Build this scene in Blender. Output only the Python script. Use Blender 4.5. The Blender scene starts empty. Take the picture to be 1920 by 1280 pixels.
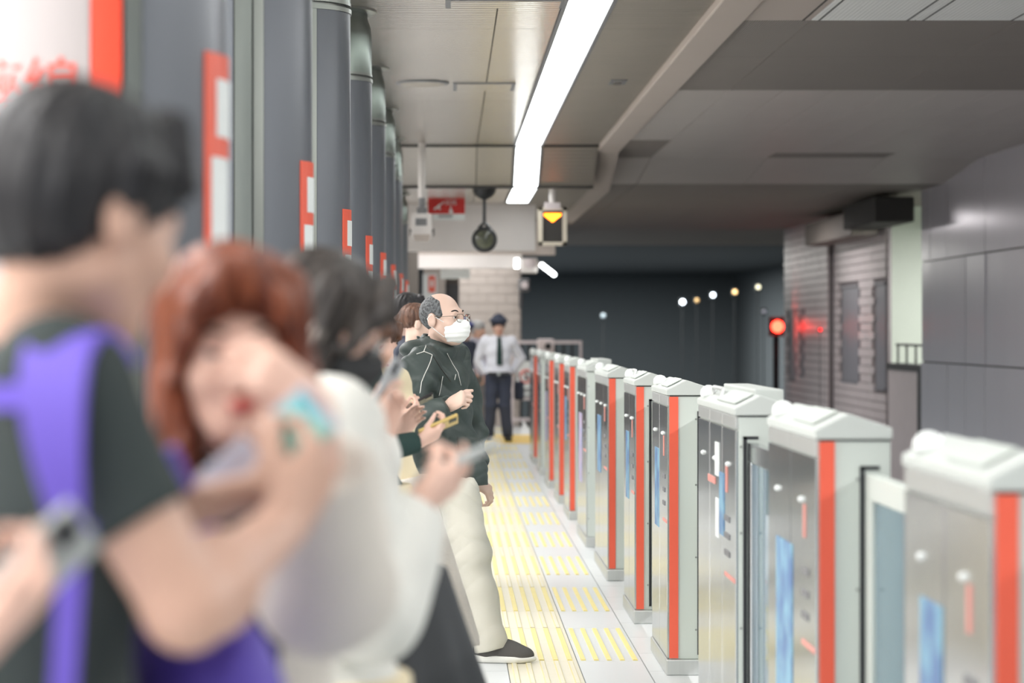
import bpy, bmesh, math, random
import numpy as np
from mathutils import Vector, Matrix
from mathutils.bvhtree import BVHTree

random.seed(7)
C = bpy.context.scene.collection
SC = bpy.context.scene
EYE = 1.52            # camera height
FPX = 4533.0          # focal length in pixels of the 1920 frame

# ------------------------------------------------------------------ camera
cam = bpy.data.cameras.new('camera')
cam_o = bpy.data.objects.new('camera', cam); C.objects.link(cam_o)
cam_o.location = (0, 0, EYE); cam_o.rotation_euler = (math.radians(90), 0, 0)
cam.sensor_width = 36; cam.lens = 36 * FPX / 1920
cam.shift_x = (960 - 842) / 1920; cam.shift_y = (620 - 640) / 1920
cam.clip_start = 0.05; cam.clip_end = 400
cam.dof.use_dof = True; cam.dof.focus_distance = 11.2; cam.dof.aperture_fstop = 2.6
SC.camera = cam_o
# ------------------------------------------------------------------ world, exposure
w = bpy.data.worlds.new('world'); SC.world = w; w.use_nodes = True
w.node_tree.nodes['Background'].inputs[0].default_value = (0.85, 0.93, 1.0, 1)
w.node_tree.nodes['Background'].inputs[1].default_value = 0.75
SC.view_settings.view_transform = 'Standard'
SC.view_settings.look = 'None'
SC.view_settings.gamma = 1
SC.view_settings.use_curve_mapping = False
SC.view_settings.exposure = -0.14
SC.cycles.use_denoising = True
SC.cycles.max_bounces = 8
SC.cycles.diffuse_bounces = 4
SC.cycles.sample_clamp_indirect = 6.0
LIGHT = 8.5           # strength of the fluorescent ceiling strips

# large soft lamps without fixtures: unseen platform rows, far rooms, and added fill
def area(name, loc, size, power, rot=(0, 0, 0), col=(1, .99, .985)):
    l = bpy.data.lights.new(name, 'AREA'); l.shape = 'RECTANGLE'; l.size, l.size_y = size
    l.energy = power; l.color = col
    o = bpy.data.objects.new(name, l); C.objects.link(o); o.location = loc; o.rotation_euler = rot
    return o
area('platform_lamp', (-1.9, 13, 3.3), (0.3, 36), 1300)
area('platform_lamp', (-4.4, 13, 3.3), (0.3, 36), 1500)
area('alcove_lamp', (7.0, 30.5, 3.0), (0.8, 1.0), 200)
area('concourse_lamp', (0.2, 36.2, 2.95), (1.6, 5), 90)
area('concourse_lamp', (-.3, 31, 2.95), (1.6, 3), 90)
area('tunnel_light', (4.2, 34.0, 3.1), (0.2, 1.5), 50, col=(1, .95, .95))  # added fill for the tiled end walls, no such lamp there
area('tunnel_light', (4.0, 60, 3.2), (4, 20), 2600, col=(1, .99, .93))  # added fill that lifts the black of the tunnel walls
area('track_fill', (4.8, 6, 3.3), (0.3, 12), 800)  # unseen fill added to brighten the track ceiling and right wall

# ------------------------------------------------------------------ helpers
def lin(c):
    c = c / 255.0
    return c / 12.92 if c <= 0.04045 else ((c + 0.055) / 1.055) ** 2.4
def rgb(c): return (lin(c[0]), lin(c[1]), lin(c[2]), 1)
def P(u, v, Y):
    "a point seen at photo pixel (u, v) at distance Y"
    return np.array([(u - 842) * Y / FPX, Y, EYE - (v - 620) * Y / FPX])

MATS = {}
def mat(name, col, rough=.5, metal=0.0, var=.06, scale=8.0, bump=0.0, bscale=60.0, stretch=None,
        emit=None, trans=0.0, ior=1.45, spec=.5, col2=None, wave=None, sheen=0.0, alpha=1.0):
    if name in MATS: return MATS[name]
    m = bpy.data.materials.new(name); m.use_nodes = True
    nt = m.node_tree; b = nt.nodes['Principled BSDF']
    N = lambda t: nt.nodes.new(t); L = nt.links.new
    tc = N('ShaderNodeTexCoord')
    vec = tc.outputs['Object']
    if stretch:
        mp = N('ShaderNodeMapping'); mp.inputs['Scale'].default_value = stretch
        L(vec, mp.inputs['Vector']); vec = mp.outputs['Vector']
    n = N('ShaderNodeTexNoise'); n.inputs['Scale'].default_value = scale; n.inputs['Detail'].default_value = 3
    L(vec, n.inputs['Vector'])
    r = N('ShaderNodeValToRGB')
    c = rgb(col)
    if col2 is not None:
        r.color_ramp.elements[0].color = c; r.color_ramp.elements[1].color = rgb(col2)
        r.color_ramp.elements[0].position = .38; r.color_ramp.elements[1].position = .62
    else:
        r.color_ramp.elements[0].color = tuple(max(0, x * (1 - var)) for x in c[:3]) + (1,)
        r.color_ramp.elements[1].color = tuple(min(1, x * (1 + var)) for x in c[:3]) + (1,)
    L(n.outputs['Fac'], r.inputs['Fac']); L(r.outputs['Color'], b.inputs['Base Color'])
    b.inputs['Roughness'].default_value = rough; b.inputs['Metallic'].default_value = metal
    b.inputs['Specular IOR Level'].default_value = spec
    b.inputs['Transmission Weight'].default_value = trans; b.inputs['IOR'].default_value = ior
    b.inputs['Alpha'].default_value = alpha
    if sheen: b.inputs['Sheen Weight'].default_value = sheen
    if bump:
        n2 = N('ShaderNodeTexNoise'); n2.inputs['Scale'].default_value = bscale; n2.inputs['Detail'].default_value = 4
        L(vec, n2.inputs['Vector'])
        bp = N('ShaderNodeBump'); bp.inputs['Strength'].default_value = bump; bp.inputs['Distance'].default_value = .01
        L(n2.outputs['Fac'], bp.inputs['Height']); L(bp.outputs['Normal'], b.inputs['Normal'])
    if wave:
        axis, ws, st = wave
        wv = N('ShaderNodeTexWave'); wv.bands_direction = axis; wv.inputs['Scale'].default_value = ws
        wv.inputs['Distortion'].default_value = .3
        L(tc.outputs['Object'], wv.inputs['Vector'])
        bp = N('ShaderNodeBump'); bp.inputs['Strength'].default_value = st; bp.inputs['Distance'].default_value = .02
        L(wv.outputs['Fac'], bp.inputs['Height']); L(bp.outputs['Normal'], b.inputs['Normal'])
    if emit:
        b.inputs['Emission Color'].default_value = rgb(emit[0]); b.inputs['Emission Strength'].default_value = emit[1]
    MATS[name] = m
    return m

def tag(o, label=None, cat=None, group=None, kind=None):
    if label: o['label'] = label
    if cat: o['category'] = cat
    if group: o['group'] = group
    if kind: o['kind'] = kind
    return o
def thing(name, loc, label, cat, group=None):
    o = bpy.data.objects.new(name, None); C.objects.link(o); o.location = loc
    o.empty_display_size = .1
    return tag(o, label, cat, group)
def root_loc(o):
    p = Vector((0, 0, 0))
    while o: p = p + o.location; o = o.parent
    return p
def place(o, parent):
    C.objects.link(o)
    if parent: o.parent = parent
    return o
def copy_tree(o, parent=None):
    c = o.copy(); C.objects.link(c)
    if parent: c.parent = parent
    for ch in [x for x in KIDS.get(o.name, [])]: KIDS.setdefault(c.name, []).append(copy_tree(bpy.data.objects[ch], c).name)
    return c
KIDS = {}

def spl(pts, n=6):
    "smooth curve through points"
    p = [np.array(q, float) for q in pts]; p = [2*p[0]-p[1]]+p+[2*p[-1]-p[-2]]; out = []
    for i in range(1, len(p)-2):
        for k in range(n):
            t = k/n; a, b, c, d = p[i-1:i+3]
            out.append(.5*(2*b+(c-a)*t+(2*a-5*b+4*c-d)*t*t+(3*b-a-3*c+d)*t**3))
    return out+[p[-2]]

class MB:
    "collects faces, then links them as ONE mesh object (world coordinates; made local to the parent)"
    def __init__(s): s.v = []; s.f = []; s.m = []; s.mi = 0
    def add(s, vs, fs):
        o = len(s.v); s.v += [tuple(map(float, x)) for x in vs]
        for f in fs: s.f.append(tuple(i + o for i in f)); s.m.append(s.mi)
        return s
    def box(s, a, b, M=None):
        x0, y0, z0 = a; x1, y1, z1 = b
        vs = [(x0,y0,z0),(x1,y0,z0),(x1,y1,z0),(x0,y1,z0),(x0,y0,z1),(x1,y0,z1),(x1,y1,z1),(x0,y1,z1)]
        if M is not None: vs = [tuple(M @ Vector(q)) for q in vs]
        return s.add(vs, [(3,2,1,0),(4,5,6,7),(0,1,5,4),(1,2,6,5),(2,3,7,6),(3,0,4,7)])
    def obox(s, c, ax, h):
        "box at centre c with axes ax (3 vectors) and half sizes h"
        ax = [np.array(a, float) / np.linalg.norm(a) for a in ax]; c = np.array(c, float); vs = []
        for k in (-1, 1):
            for (i, j) in ((-1,-1),(1,-1),(1,1),(-1,1)): vs.append(c + ax[0]*h[0]*i + ax[1]*h[1]*j + ax[2]*h[2]*k)
        return s.add(vs, [(3,2,1,0),(4,5,6,7),(0,1,5,4),(1,2,6,5),(2,3,7,6),(3,0,4,7)])
    def prism(s, poly, y0, y1):
        "polygon of (x, z) extruded along y"
        n = len(poly)
        vs = [(x, y0, z) for x, z in poly] + [(x, y1, z) for x, z in poly]
        return s.add(vs, [tuple(range(n)), tuple(range(2*n-1, n-1, -1))] + [(i, i+n, (i+1) % n + n, (i+1) % n) for i in range(n)])
    def tube(s, pts, r, n=8, cap=True):
        pts = [np.array(p, float) for p in pts]; rs = r if hasattr(r, '__len__') else [r]*len(pts)
        vs = []; prev = None
        for i, p in enumerate(pts):
            d = pts[min(i+1, len(pts)-1)] - pts[max(i-1, 0)]; d /= np.linalg.norm(d) + 1e-12
            if prev is None:
                a = np.cross(d, (0,0,1)); a = np.cross(d, (0,1,0)) if np.linalg.norm(a) < 1e-3 else a
            else: a = prev - d*np.dot(prev, d)
            a /= np.linalg.norm(a); prev = a; b = np.cross(d, a)
            vs += [p + rs[i]*(a*math.cos(2*math.pi*k/n) + b*math.sin(2*math.pi*k/n)) for k in range(n)]
        fs = [(i*n+k, i*n+(k+1)%n, (i+1)*n+(k+1)%n, (i+1)*n+k) for i in range(len(pts)-1) for k in range(n)]
        if cap: fs += [tuple(range(n-1, -1, -1)), tuple((len(pts)-1)*n+k for k in range(n))]
        return s.add(vs, fs)
    def lathe(s, c, prof, n=24, axis='z'):
        "prof = (radius, height) list about an axis through c"
        vs = []
        for r, h in prof:
            for k in range(n):
                a = 2*math.pi*k/n; x, y = r*math.cos(a), r*math.sin(a)
                q = (x, y, h) if axis == 'z' else ((x, h, y) if axis == 'y' else (h, x, y))
                vs.append((c[0]+q[0], c[1]+q[1], c[2]+q[2]))
        m = len(prof)
        fs = [(i*n+k, i*n+(k+1)%n, (i+1)*n+(k+1)%n, (i+1)*n+k) for i in range(m-1) for k in range(n)]
        fs += [tuple(range(n-1,-1,-1)), tuple((m-1)*n+k for k in range(n))]
        return s.add(vs, fs)
    def ribbon(s, pts, nrm, wd, th):
        "flat strap along pts with face normals nrm"
        pts = [np.array(p, float) for p in pts]; vs = []
        ws = wd if hasattr(wd, '__len__') else [wd]*len(pts)
        for i, p in enumerate(pts):
            d = pts[min(i+1, len(pts)-1)] - pts[max(i-1, 0)]; d /= np.linalg.norm(d)
            nn = np.array(nrm[i], float); nn -= d*np.dot(nn, d); nn /= np.linalg.norm(nn); b = np.cross(d, nn)
            for (x, y) in ((-1,-1),(1,-1),(1,1),(-1,1)): vs.append(p + b*ws[i]/2*x + nn*th/2*y)
        n = len(pts)
        fs = [(i*4+k, i*4+(k+1)%4, (i+1)*4+(k+1)%4, (i+1)*4+k) for i in range(n-1) for k in range(4)]
        fs += [(3,2,1,0), tuple((n-1)*4+k for k in range(4))]
        return s.add(vs, fs)
    def patch(s, cx, cy, R, a0, a1, z0, z1, th=.004, n=10):
        "curved plate on a cylinder; angles in degrees from +X, negative towards the camera"
        vs = []
        for r in (R, R+th):
            for z in (z0, z1):
                for k in range(n+1):
                    a = math.radians(a0 + (a1-a0)*k/n); vs.append((cx+r*math.cos(a), cy+r*math.sin(a), z))
        q = n+1; fs = []
        for k in range(n):
            fs += [(2*q+k, 2*q+k+1, 3*q+k+1, 3*q+k), (k+1, k, q+k, q+k+1), (k, k+1, 2*q+k+1, 2*q+k), (q+k+1, q+k, 3*q+k, 3*q+k+1)]
        fs += [(0, 2*q, 3*q, q), (n, q+n, 3*q+n, 2*q+n)]
        return s.add(vs, fs)
    def build(s, name, mats, parent=None, bevel=0, smooth=False, loc=None, fixn=True):
        me = bpy.data.meshes.new(name)
        off = root_loc(parent) if parent else Vector(loc or (0,0,0))
        me.from_pydata([(x-off.x, y-off.y, z-off.z) for x, y, z in s.v], [], s.f)
        for m in (mats if isinstance(mats, (list, tuple)) else [mats]): me.materials.append(m)
        me.polygons.foreach_set('material_index', s.m)
        if fixn:
            bm = bmesh.new(); bm.from_mesh(me); bmesh.ops.recalc_face_normals(bm, faces=bm.faces); bm.to_mesh(me); bm.free()
        if smooth: me.shade_smooth() if hasattr(me, 'shade_smooth') else None
        o = bpy.data.objects.new(name, me); place(o, parent)
        if not parent: o.location = off
        if parent: KIDS.setdefault(parent.name, []).append(o.name)
        if bevel:
            b = o.modifiers.new('bevel', 'BEVEL'); b.width = bevel; b.segments = 2; b.limit_method = 'ANGLE'
        if smooth == 'auto':
            try:
                bm = bmesh.new(); bm.from_mesh(me)
                for e in bm.edges:
                    if len(e.link_faces) == 2 and e.calc_face_angle(0) > .6: e.smooth = False
                bm.to_mesh(me); bm.free()
            except Exception: pass
        return o

def text_mesh(txt, size, depth=.001):
    cu = bpy.data.curves.new('text', 'FONT'); cu.body = txt; cu.size = size; cu.extrude = depth; cu.align_x = 'CENTER'; cu.align_y = 'CENTER'
    cu.resolution_u = 2
    o = bpy.data.objects.new('text', cu); C.objects.link(o)
    dg = bpy.context.evaluated_depsgraph_get(); dg.update()
    me = bpy.data.meshes.new_from_object(o.evaluated_get(dg))
    vs = [tuple(v.co) for v in me.vertices]; fs = [tuple(p.vertices) for p in me.polygons]
    bpy.data.objects.remove(o); bpy.data.meshes.remove(me); bpy.data.curves.remove(cu)
    return vs, fs
def struct(name, mb, mats, parent=None, **k):
    o = mb.build(name, mats, parent, **k)
    if parent is None: o['kind'] = 'structure'
    return o
# ================================================================== materials of the place
M_floor = mat('floor_tile_mat', (211, 214, 214), .32, var=.03, scale=3, bump=.03, bscale=200)
M_grout = mat('grout_mat', (150, 152, 152), .8)
M_tact = mat('tactile_plate_mat', (219, 212, 190), .4, var=.03)
M_yel = mat('tactile_yellow_mat', (232, 216, 138), .45, var=.05)
M_yelfaint = mat('tactile_pale_bar_mat', (222, 215, 192), .45, var=.03)
M_yelmid = mat('tactile_edge_mat', (226, 214, 162), .45, var=.04)
M_warn = mat('tactile_warning_mat', (238, 200, 92), .45, var=.05)
M_alu = mat('ceiling_aluminium_mat', (206, 198, 190), .22, .9, var=.05, scale=2, wave=('Y', 4, .5))
M_alus = mat('ceiling_slope_mat', (206, 198, 190), .32, .9, var=.05, scale=2, wave=('Y', 22, .25))
M_alud = mat('ceiling_perforated_dim_mat', (168, 160, 150), .45, .5, var=.08, scale=3, wave=('Y', 4, .5))  # same metal right of the strip, darkened for less light there
M_gap = mat('shadow_gap_mat', (60, 58, 56), .8)
M_beam = mat('beam_paint_mat', (186, 174, 165), .6, var=.05, scale=1.5)
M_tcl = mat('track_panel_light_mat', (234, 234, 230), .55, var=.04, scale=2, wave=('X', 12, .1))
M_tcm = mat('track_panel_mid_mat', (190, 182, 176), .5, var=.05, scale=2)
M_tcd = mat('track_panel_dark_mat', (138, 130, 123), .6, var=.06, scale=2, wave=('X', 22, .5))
M_rw = mat('wall_metal_panel_mat', (208, 204, 211), .22, .25, var=.05, scale=2, stretch=(1, 1, .15), bump=.04, bscale=6)
M_tile = mat('beige_tile_mat', (200, 190, 182), .5, var=.04, scale=5)
M_tiler = mat('grey_tile_mat', (220, 209, 209), .4, var=.07, scale=5)
M_black = mat('tunnel_dark_mat', (92, 100, 106), .95, var=.1)
M_white = mat('white_paint_mat', (226, 220, 216), .5, var=.03)
M_grey = mat('grey_paint_mat', (120, 120, 122), .5)
M_dark = mat('dark_metal_mat', (52, 53, 54), .45, .3)
M_lamp = mat('fluorescent_mat', (255, 255, 255), .5, emit=((250, 255, 255), LIGHT))
M_steel = mat('stainless_mat', (205, 207, 208), .16, 1.0, var=.03, scale=4, stretch=(1, 1, .1), bump=.02, bscale=14)
M_steelb = mat('brushed_steel_mat', (206, 208, 206), .38, .75, var=.05, scale=6, stretch=(6, 6, .2))
M_red = mat('orange_red_film_mat', (234, 100, 76), .45, var=.03)
M_redtxt = mat('red_lettering_mat', (236, 92, 76), .5, var=.02)
M_paper = mat('white_print_mat', (232, 236, 234), .5, var=.03)

# ================================================================== floor
fl = MB().box((-7.5, -3, -.25), (1.27, 41, -.006)); floor = struct('floor', fl, M_grout)
me0 = {}
def tile(name, x0, x1, y0, y1, mats, bars=None, parent=floor):
    key = (name, round(x1-x0, 3), round(y1-y0, 3), bars)
    if key not in me0:
        g = .0025; L = y1-y0; W = x1-x0; b = MB()
        b.box((g, g, -.02), (W-g, L-g, 0))
        if bars:
            n, kind = bars
            for i in range(n):
                cx = W*(i+.5)/n; hw = W/n*.2
                b.mi = 1
                if kind == 'bright':
                    b.prism([(cx-hw, -.001), (cx+hw, -.001), (cx+hw*.8, .005), (cx-hw*.8, .005)], .02, L-.02)
                else:
                    b.prism([(cx-hw, -.001), (cx-hw*.62, -.001), (cx-hw*.62, .005), (cx-hw*.8, .005)], .02, L-.02)
                    b.prism([(cx+hw*.62, -.001), (cx+hw, -.001), (cx+hw*.8, .005), (cx+hw*.62, .005)], .02, L-.02)
                    b.mi = 2; b.prism([(cx-hw*.6, -.001), (cx+hw*.6, -.001), (cx+hw*.6, .0048), (cx-hw*.6, .0048)], .02, L-.02)
        o = b.build(name, mats, parent); me0[key] = o
    else:
        o = me0[key].copy(); C.objects.link(o)
    o.location = (x0, y0, 0)
    return o
y = 9.6
while y < 38.4:
    for x0, x1 in ((-.935, -.335), (-.335, .265), (.89, 1.25)):
        tile('floor_tile', x0, x1, y, y+.6, M_floor)
    y += .6
TM = [M_tact, M_yel, M_yelfaint]
for k in range(0, 14):
    y0 = 11.13 + 1.96*k
    tile('tactile_tile', .265, .59, y0, y0+1.22, TM, (5, 'bright'))
    tile('tactile_tile', .265, .59, y0+1.22, y0+1.96, [M_tact, M_yelmid, M_yelfaint], (5, 'faint'))
    tile('tactile_tile', .59, .89, y0, y0+1.22, [M_floor, M_yel, M_yelfaint], (5, 'bright'))
    tile('floor_tile', .59, .89, y0+1.22, y0+1.96, M_floor)
tile('tactile_tile', .265, .59, 9.6, 10.39, TM, (5, 'bright')); tile('tactile_tile', .265, .59, 10.39, 11.13, [M_tact, M_yelmid, M_yelfaint], (5, 'faint'))
tile('tactile_tile', .59, .89, 9.6, 10.39, [M_floor, M_yel, M_yelfaint], (5, 'bright')); tile('floor_tile', .59, .89, 10.39, 11.13, M_floor)
# yellow warning tiles at the end of the platform, and the plain far floor
b = MB()
for i in range(6):
    for j in range(6):
        b.lathe((.28+.12*i, 33.0+.25*j, 0), [(.02, -.001), (.017, .005)], 8)
warn = MB().box((.1, 32.6, -.02), (1.24, 35.4, .001)).build('warning_tile', M_warn, floor)
wd = b.build('warning_dots', M_warn, floor); wd['kind'] = 'stuff'
MB().box((-7.5, 38.6, -.02), (1.25, 41, 0)).build('floor_tile', M_floor, floor)
MB().box((-7.5, -3, -.02), (1.25, 9.597, 0)).build('floor_tile', M_floor, floor)
MB().box((-7.5, 9.6, -.02), (-.935, 38.6, 0)).build('floor_tile', M_floor, floor)
# track bed
struct('floor_track_bed', MB().box((1.27, -3, -1.5), (9, 75, -1.2)), mat('ballast_mat', (70, 68, 66), .9, var=.3, scale=20, bump=.6))

# ================================================================== platform ceiling
ZC, ZL = 3.38, 3.02
cl = MB()
cl.box((-7.5, -3, ZC+.02), (1.5, 24.2, ZC+.15))
cl.add([(-7.5, 24.2, ZC+.02), (1.5, 24.2, ZC+.02), (1.5, 25.1, ZL+.02), (-7.5, 25.1, ZL+.02),
        (-7.5, 24.2, ZC+.15), (1.5, 24.2, ZC+.15), (1.5, 25.1, ZL+.15), (-7.5, 25.1, ZL+.15)],
       [(3,2,1,0),(4,5,6,7),(0,1,5,4),(1,2,6,5),(2,3,7,6),(3,0,4,7)])
cl.box((-7.5, 25.1, ZL+.02), (1.5, 41.5, ZL+.15))
ceiling = struct('ceiling', cl, M_gap)
def cpanel(x0, x1, y0, y1, za, zb, m, parent=ceiling, name='ceiling_panel', t=.02):
    g = .004
    return MB().add([(x0+g,y0+g,za),(x1-g,y0+g,za),(x1-g,y1-g,zb),(x0+g,y1-g,zb),(x0+g,y0+g,za+t),(x1-g,y0+g,za+t),(x1-g,y1-g,zb+t),(x0+g,y1-g,zb+t)],
        [(3,2,1,0),(4,5,6,7),(0,1,5,4),(1,2,6,5),(2,3,7,6),(3,0,4,7)]).build(name, m, parent)
LX0, LX1 = .665, .925
ys = [-3, 3, 9, 14.9, 19.6, 24.2]
segs = [(ys[i], ys[i+1], ZC, ZC) for i in range(5)] + [(24.2, 25.1, ZC, ZL), (25.1, 28.2, ZL, ZL), (28.2, 34.5, ZL, ZL), (34.5, 41.5, ZL, ZL)]
for (a, bb, za, zb) in segs:
    mm = M_alus if a == 24.2 else M_alu
    cpanel(-7.5, -1.6, a, bb, za, zb, mm); cpanel(-1.6, .28, a, bb, za, zb, mm)
    cpanel(.28, LX0-.02, a, bb, za, zb, mm); cpanel(LX1+.02, 1.5, a, bb, za, zb, M_alud)
    if a >= 28: cpanel(LX0-.02, LX1+.02, a, bb, za, zb, M_alu)
    # light strip lens with a frame
    else:
        lamp = thing('ceiling_light', ((LX0+LX1)/2, a, za), {9: 'fluorescent ceiling strip section above the frame top, first over the platform', 14.9: 'long bright fluorescent strip in the high ribbed ceiling above the gates', 19.6: 'bright fluorescent strip just before the ceiling bends down', 24.2: 'short bright light panel on the sloping part of the ceiling', 25.1: 'farthest short light panel on the low ceiling before the white fascia', -3: 'fluorescent ceiling strip farthest back, behind the camera', 3: 'fluorescent ceiling strip above the nearest people, out of frame'}.get(a), 'ceiling light', 'fluorescent strips over the platform edge')
        lamp['group'] = 'fluorescent strips over the platform edge'
        e = .012
        MB().add([(LX0+e,a+e,za-.004),(LX1-e,a+e,za-.004),(LX1-e,bb-e,zb-.004),(LX0+e,bb-e,zb-.004),(LX0+e,a+e,za+.02),(LX1-e,a+e,za+.02),(LX1-e,bb-e,zb+.02),(LX0+e,bb-e,zb+.02)],
            [(3,2,1,0),(4,5,6,7),(0,1,5,4),(1,2,6,5),(2,3,7,6),(3,0,4,7)]).build('diffuser', M_lamp, lamp)
        fr = MB()
        for xx in (LX0-.018, LX1-.006):
            fr.add([(xx,a,za-.012),(xx+.024,a,za-.012),(xx+.024,bb,zb-.012),(xx,bb,zb-.012),(xx,a,za+.02),(xx+.024,a,za+.02),(xx+.024,bb,zb+.02),(xx,bb,zb+.02)],
               [(3,2,1,0),(4,5,6,7),(0,1,5,4),(1,2,6,5),(2,3,7,6),(3,0,4,7)])
        fr.build('frame', M_grey, lamp)
# transverse joint strips where the ceiling bends
struct('trim_1', MB().box((-7.4, 24.17, ZC-.02), (1.5, 24.23, ZC+.02)), M_gap)
struct('trim_2', MB().box((-7.4, 25.08, ZL-.02), (1.5, 25.14, ZL+.02)), M_gap)
# hatches and vents set into the ceiling
def hatch(x0, x1, y0, y1, label):
    t = thing('ceiling_vent', ((x0+x1)/2, (y0+y1)/2, ZC), label, 'vent', 'flush plates in the ribbed ceiling')
    MB().box((x0, y0, ZC-.008), (x1, y1, ZC)).build('frame', M_grey, t)
    MB().box((x0+.03, y0+.03, ZC-.012), (x1-.03, y1-.03, ZC-.004)).build('plate', M_alu, t)
hatch(.03, .5, 18.1, 18.7, 'flush rectangular plate in the ribbed ceiling left of the light strip')
hatch(-.02, .66, 13.55, 13.9, 'long flush plate cut by the top of the frame, left of the light strip')
hatch(1.2, 1.32, 17.9, 18.2, 'small flush plate in the dark ceiling right of the light strip')
t = thing('ceiling_speaker', (-.2, 18.1, ZC), 'round flush speaker disc in the ceiling beside the row of columns', 'speaker')
MB().lathe((-.2, 18.1, ZC), [(.2, 0), (.2, -.012), (.18, -.016)], 28).build('rim', M_grey, t, smooth='auto')
MB().lathe((-.2, 18.1, ZC-.016), [(.17, 0), (.15, -.006)], 28).build('grille', M_alud, t, smooth='auto')

# beam between the platform ceiling and the tracks
bm_ = MB()
def sbox(x0, x1, y0, y1, za, zb, h, mb):
    mb.add([(x0,y0,za),(x1,y0,za),(x1,y1,zb),(x0,y1,zb),(x0,y0,za+h),(x1,y0,za+h),(x1,y1,zb+h),(x0,y1,zb+h)],
           [(3,2,1,0),(4,5,6,7),(0,1,5,4),(1,2,6,5),(2,3,7,6),(3,0,4,7)])
sbox(1.5, 1.73, -3, 24.6, ZC-.05, ZC-.05, .2, bm_); sbox(1.5, 1.73, 24.6, 26, ZC-.05, ZL-.0, .2, bm_); sbox(1.5, 1.73, 26, 34, ZL, ZL, .2, bm_)
struct('ceiling_beam', bm_, M_beam, bevel=.01)
# track ceiling: panels of two kinds in bands across the track
tcm = MB()
T = lambda y: ZC if y <= 26 else (ZC - .16*(y-26)/2 if y < 28 else 3.22)
sbox(1.73, 9, -3, 26, ZC+.03, ZC+.03, .15, tcm); sbox(1.73, 9, 26, 28, ZC+.03, 3.25, .15, tcm); sbox(1.73, 9, 28, 48, 3.25, 3.25, .15, tcm)
tceil = struct('ceiling_track', tcm, M_gap)
xs = [1.73, 2.17, 3.42, 4.68, 5.75, 7.4, 9]
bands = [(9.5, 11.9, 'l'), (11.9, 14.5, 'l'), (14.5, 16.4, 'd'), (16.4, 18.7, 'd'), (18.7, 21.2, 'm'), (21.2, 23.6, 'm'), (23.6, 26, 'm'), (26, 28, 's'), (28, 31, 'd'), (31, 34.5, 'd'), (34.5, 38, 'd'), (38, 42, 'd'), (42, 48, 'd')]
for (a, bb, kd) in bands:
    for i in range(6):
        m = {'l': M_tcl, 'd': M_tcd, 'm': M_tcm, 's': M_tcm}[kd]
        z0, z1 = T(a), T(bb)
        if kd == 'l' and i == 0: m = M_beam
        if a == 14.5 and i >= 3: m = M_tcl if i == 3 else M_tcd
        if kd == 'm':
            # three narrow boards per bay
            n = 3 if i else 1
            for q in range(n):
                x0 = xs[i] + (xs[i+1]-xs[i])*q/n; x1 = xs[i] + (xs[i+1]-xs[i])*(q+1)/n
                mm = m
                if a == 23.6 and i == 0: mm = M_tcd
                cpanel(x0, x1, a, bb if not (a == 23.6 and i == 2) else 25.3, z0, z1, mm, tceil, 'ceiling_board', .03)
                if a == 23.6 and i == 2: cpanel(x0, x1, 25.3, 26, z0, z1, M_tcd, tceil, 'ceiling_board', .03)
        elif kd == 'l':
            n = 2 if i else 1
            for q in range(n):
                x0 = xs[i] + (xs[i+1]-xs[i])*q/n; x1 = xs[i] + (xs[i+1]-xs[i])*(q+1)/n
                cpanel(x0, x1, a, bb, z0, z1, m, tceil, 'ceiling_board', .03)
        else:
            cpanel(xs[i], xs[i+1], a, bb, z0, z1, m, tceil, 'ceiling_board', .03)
# rows of punched holes along the pale boards
hb = MB()
for x in (2.17, 2.795, 3.42, 4.05, 4.68):
    for k in range(60):
        yy = 12.0 + k*.042
        hb.box((x+.04, yy, ZC-.002), (x+.055, yy+.018, ZC+.001)); hb.box((x-.055, yy, ZC-.002), (x-.04, yy+.018, ZC+.001))
ho = hb.build('punched_holes', M_gap, tceil); ho['kind'] = 'stuff'

# ================================================================== right wall
XR = 5.72
wr = MB(); wr.box((XR+.03, -3, -1.3), (XR+.3, 29.3, 3.5))
wall_right = struct('wall_right', wr, M_gap)
rows_ = [(-1.2, 1.14), (1.155, 2.345), (2.36, 3.38)]
y = 13.0
while y < 29.2:
    y1 = min(y+.985, 29.3)
    for (z0, z1) in rows_:
        o = MB().box((0, 0, 0), (.035, y1-y-.02, z1-z0)).build('wall_panel', M_rw, wall_right)
        o.location = (XR + random.uniform(-.004, .004), y, z0); o.rotation_euler = (0, 0, random.uniform(-.006, .006))
    y += .985
# alcove with a lit white back
al = MB(); al.box((5.75, 33.0, -1.3), (9, 33.1, 3.3)); al.box((8.9, 29.3, -1.3), (9, 33, 3.3)); al.box((5.75, 29.3, 3.25), (9, 33.1, 3.35)); al.box((6.02, 29.2, -1.3), (9, 29.3, 3.3))
struct('wall_alcove', al, mat('alcove_paint_mat', (196, 203, 192), .6, var=.02))
t = thing('service_duct', (5.9, 30.4, 2.85), 'dark grey boxed duct over the bright opening at the end of the right wall', 'duct')
MB().box((5.2, 29.5, 2.85), (5.68, 31.9, 3.16)).build('duct_body', M_gap, t, bevel=.02)
MB().box((5.3, 31.9, 2.78), (5.66, 36.0, 3.1)).build('duct_tail', M_tcd, t, bevel=.02)
t = thing('parapet', (5.9, 30.4, -1.2), 'low tiled parapet with a dark coping below the bright opening', 'parapet')
MB().box((5.76, 29.6, -1.2), (5.98, 31.7, 1.02)).build('parapet_wall', M_tiler, t)
MB().box((5.73, 29.32, 1.02), (6.0, 31.72, 1.10)).build('coping', M_dark, t)
MB().box((5.73, 29.32, -1.2), (6.0, 29.6, 1.02)).build('end_post', M_dark, t)
rl = thing('handrail', (5.85, 30.4, 1.10), 'small steel handrail on the parapet in front of the bright opening', 'handrail')
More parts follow.
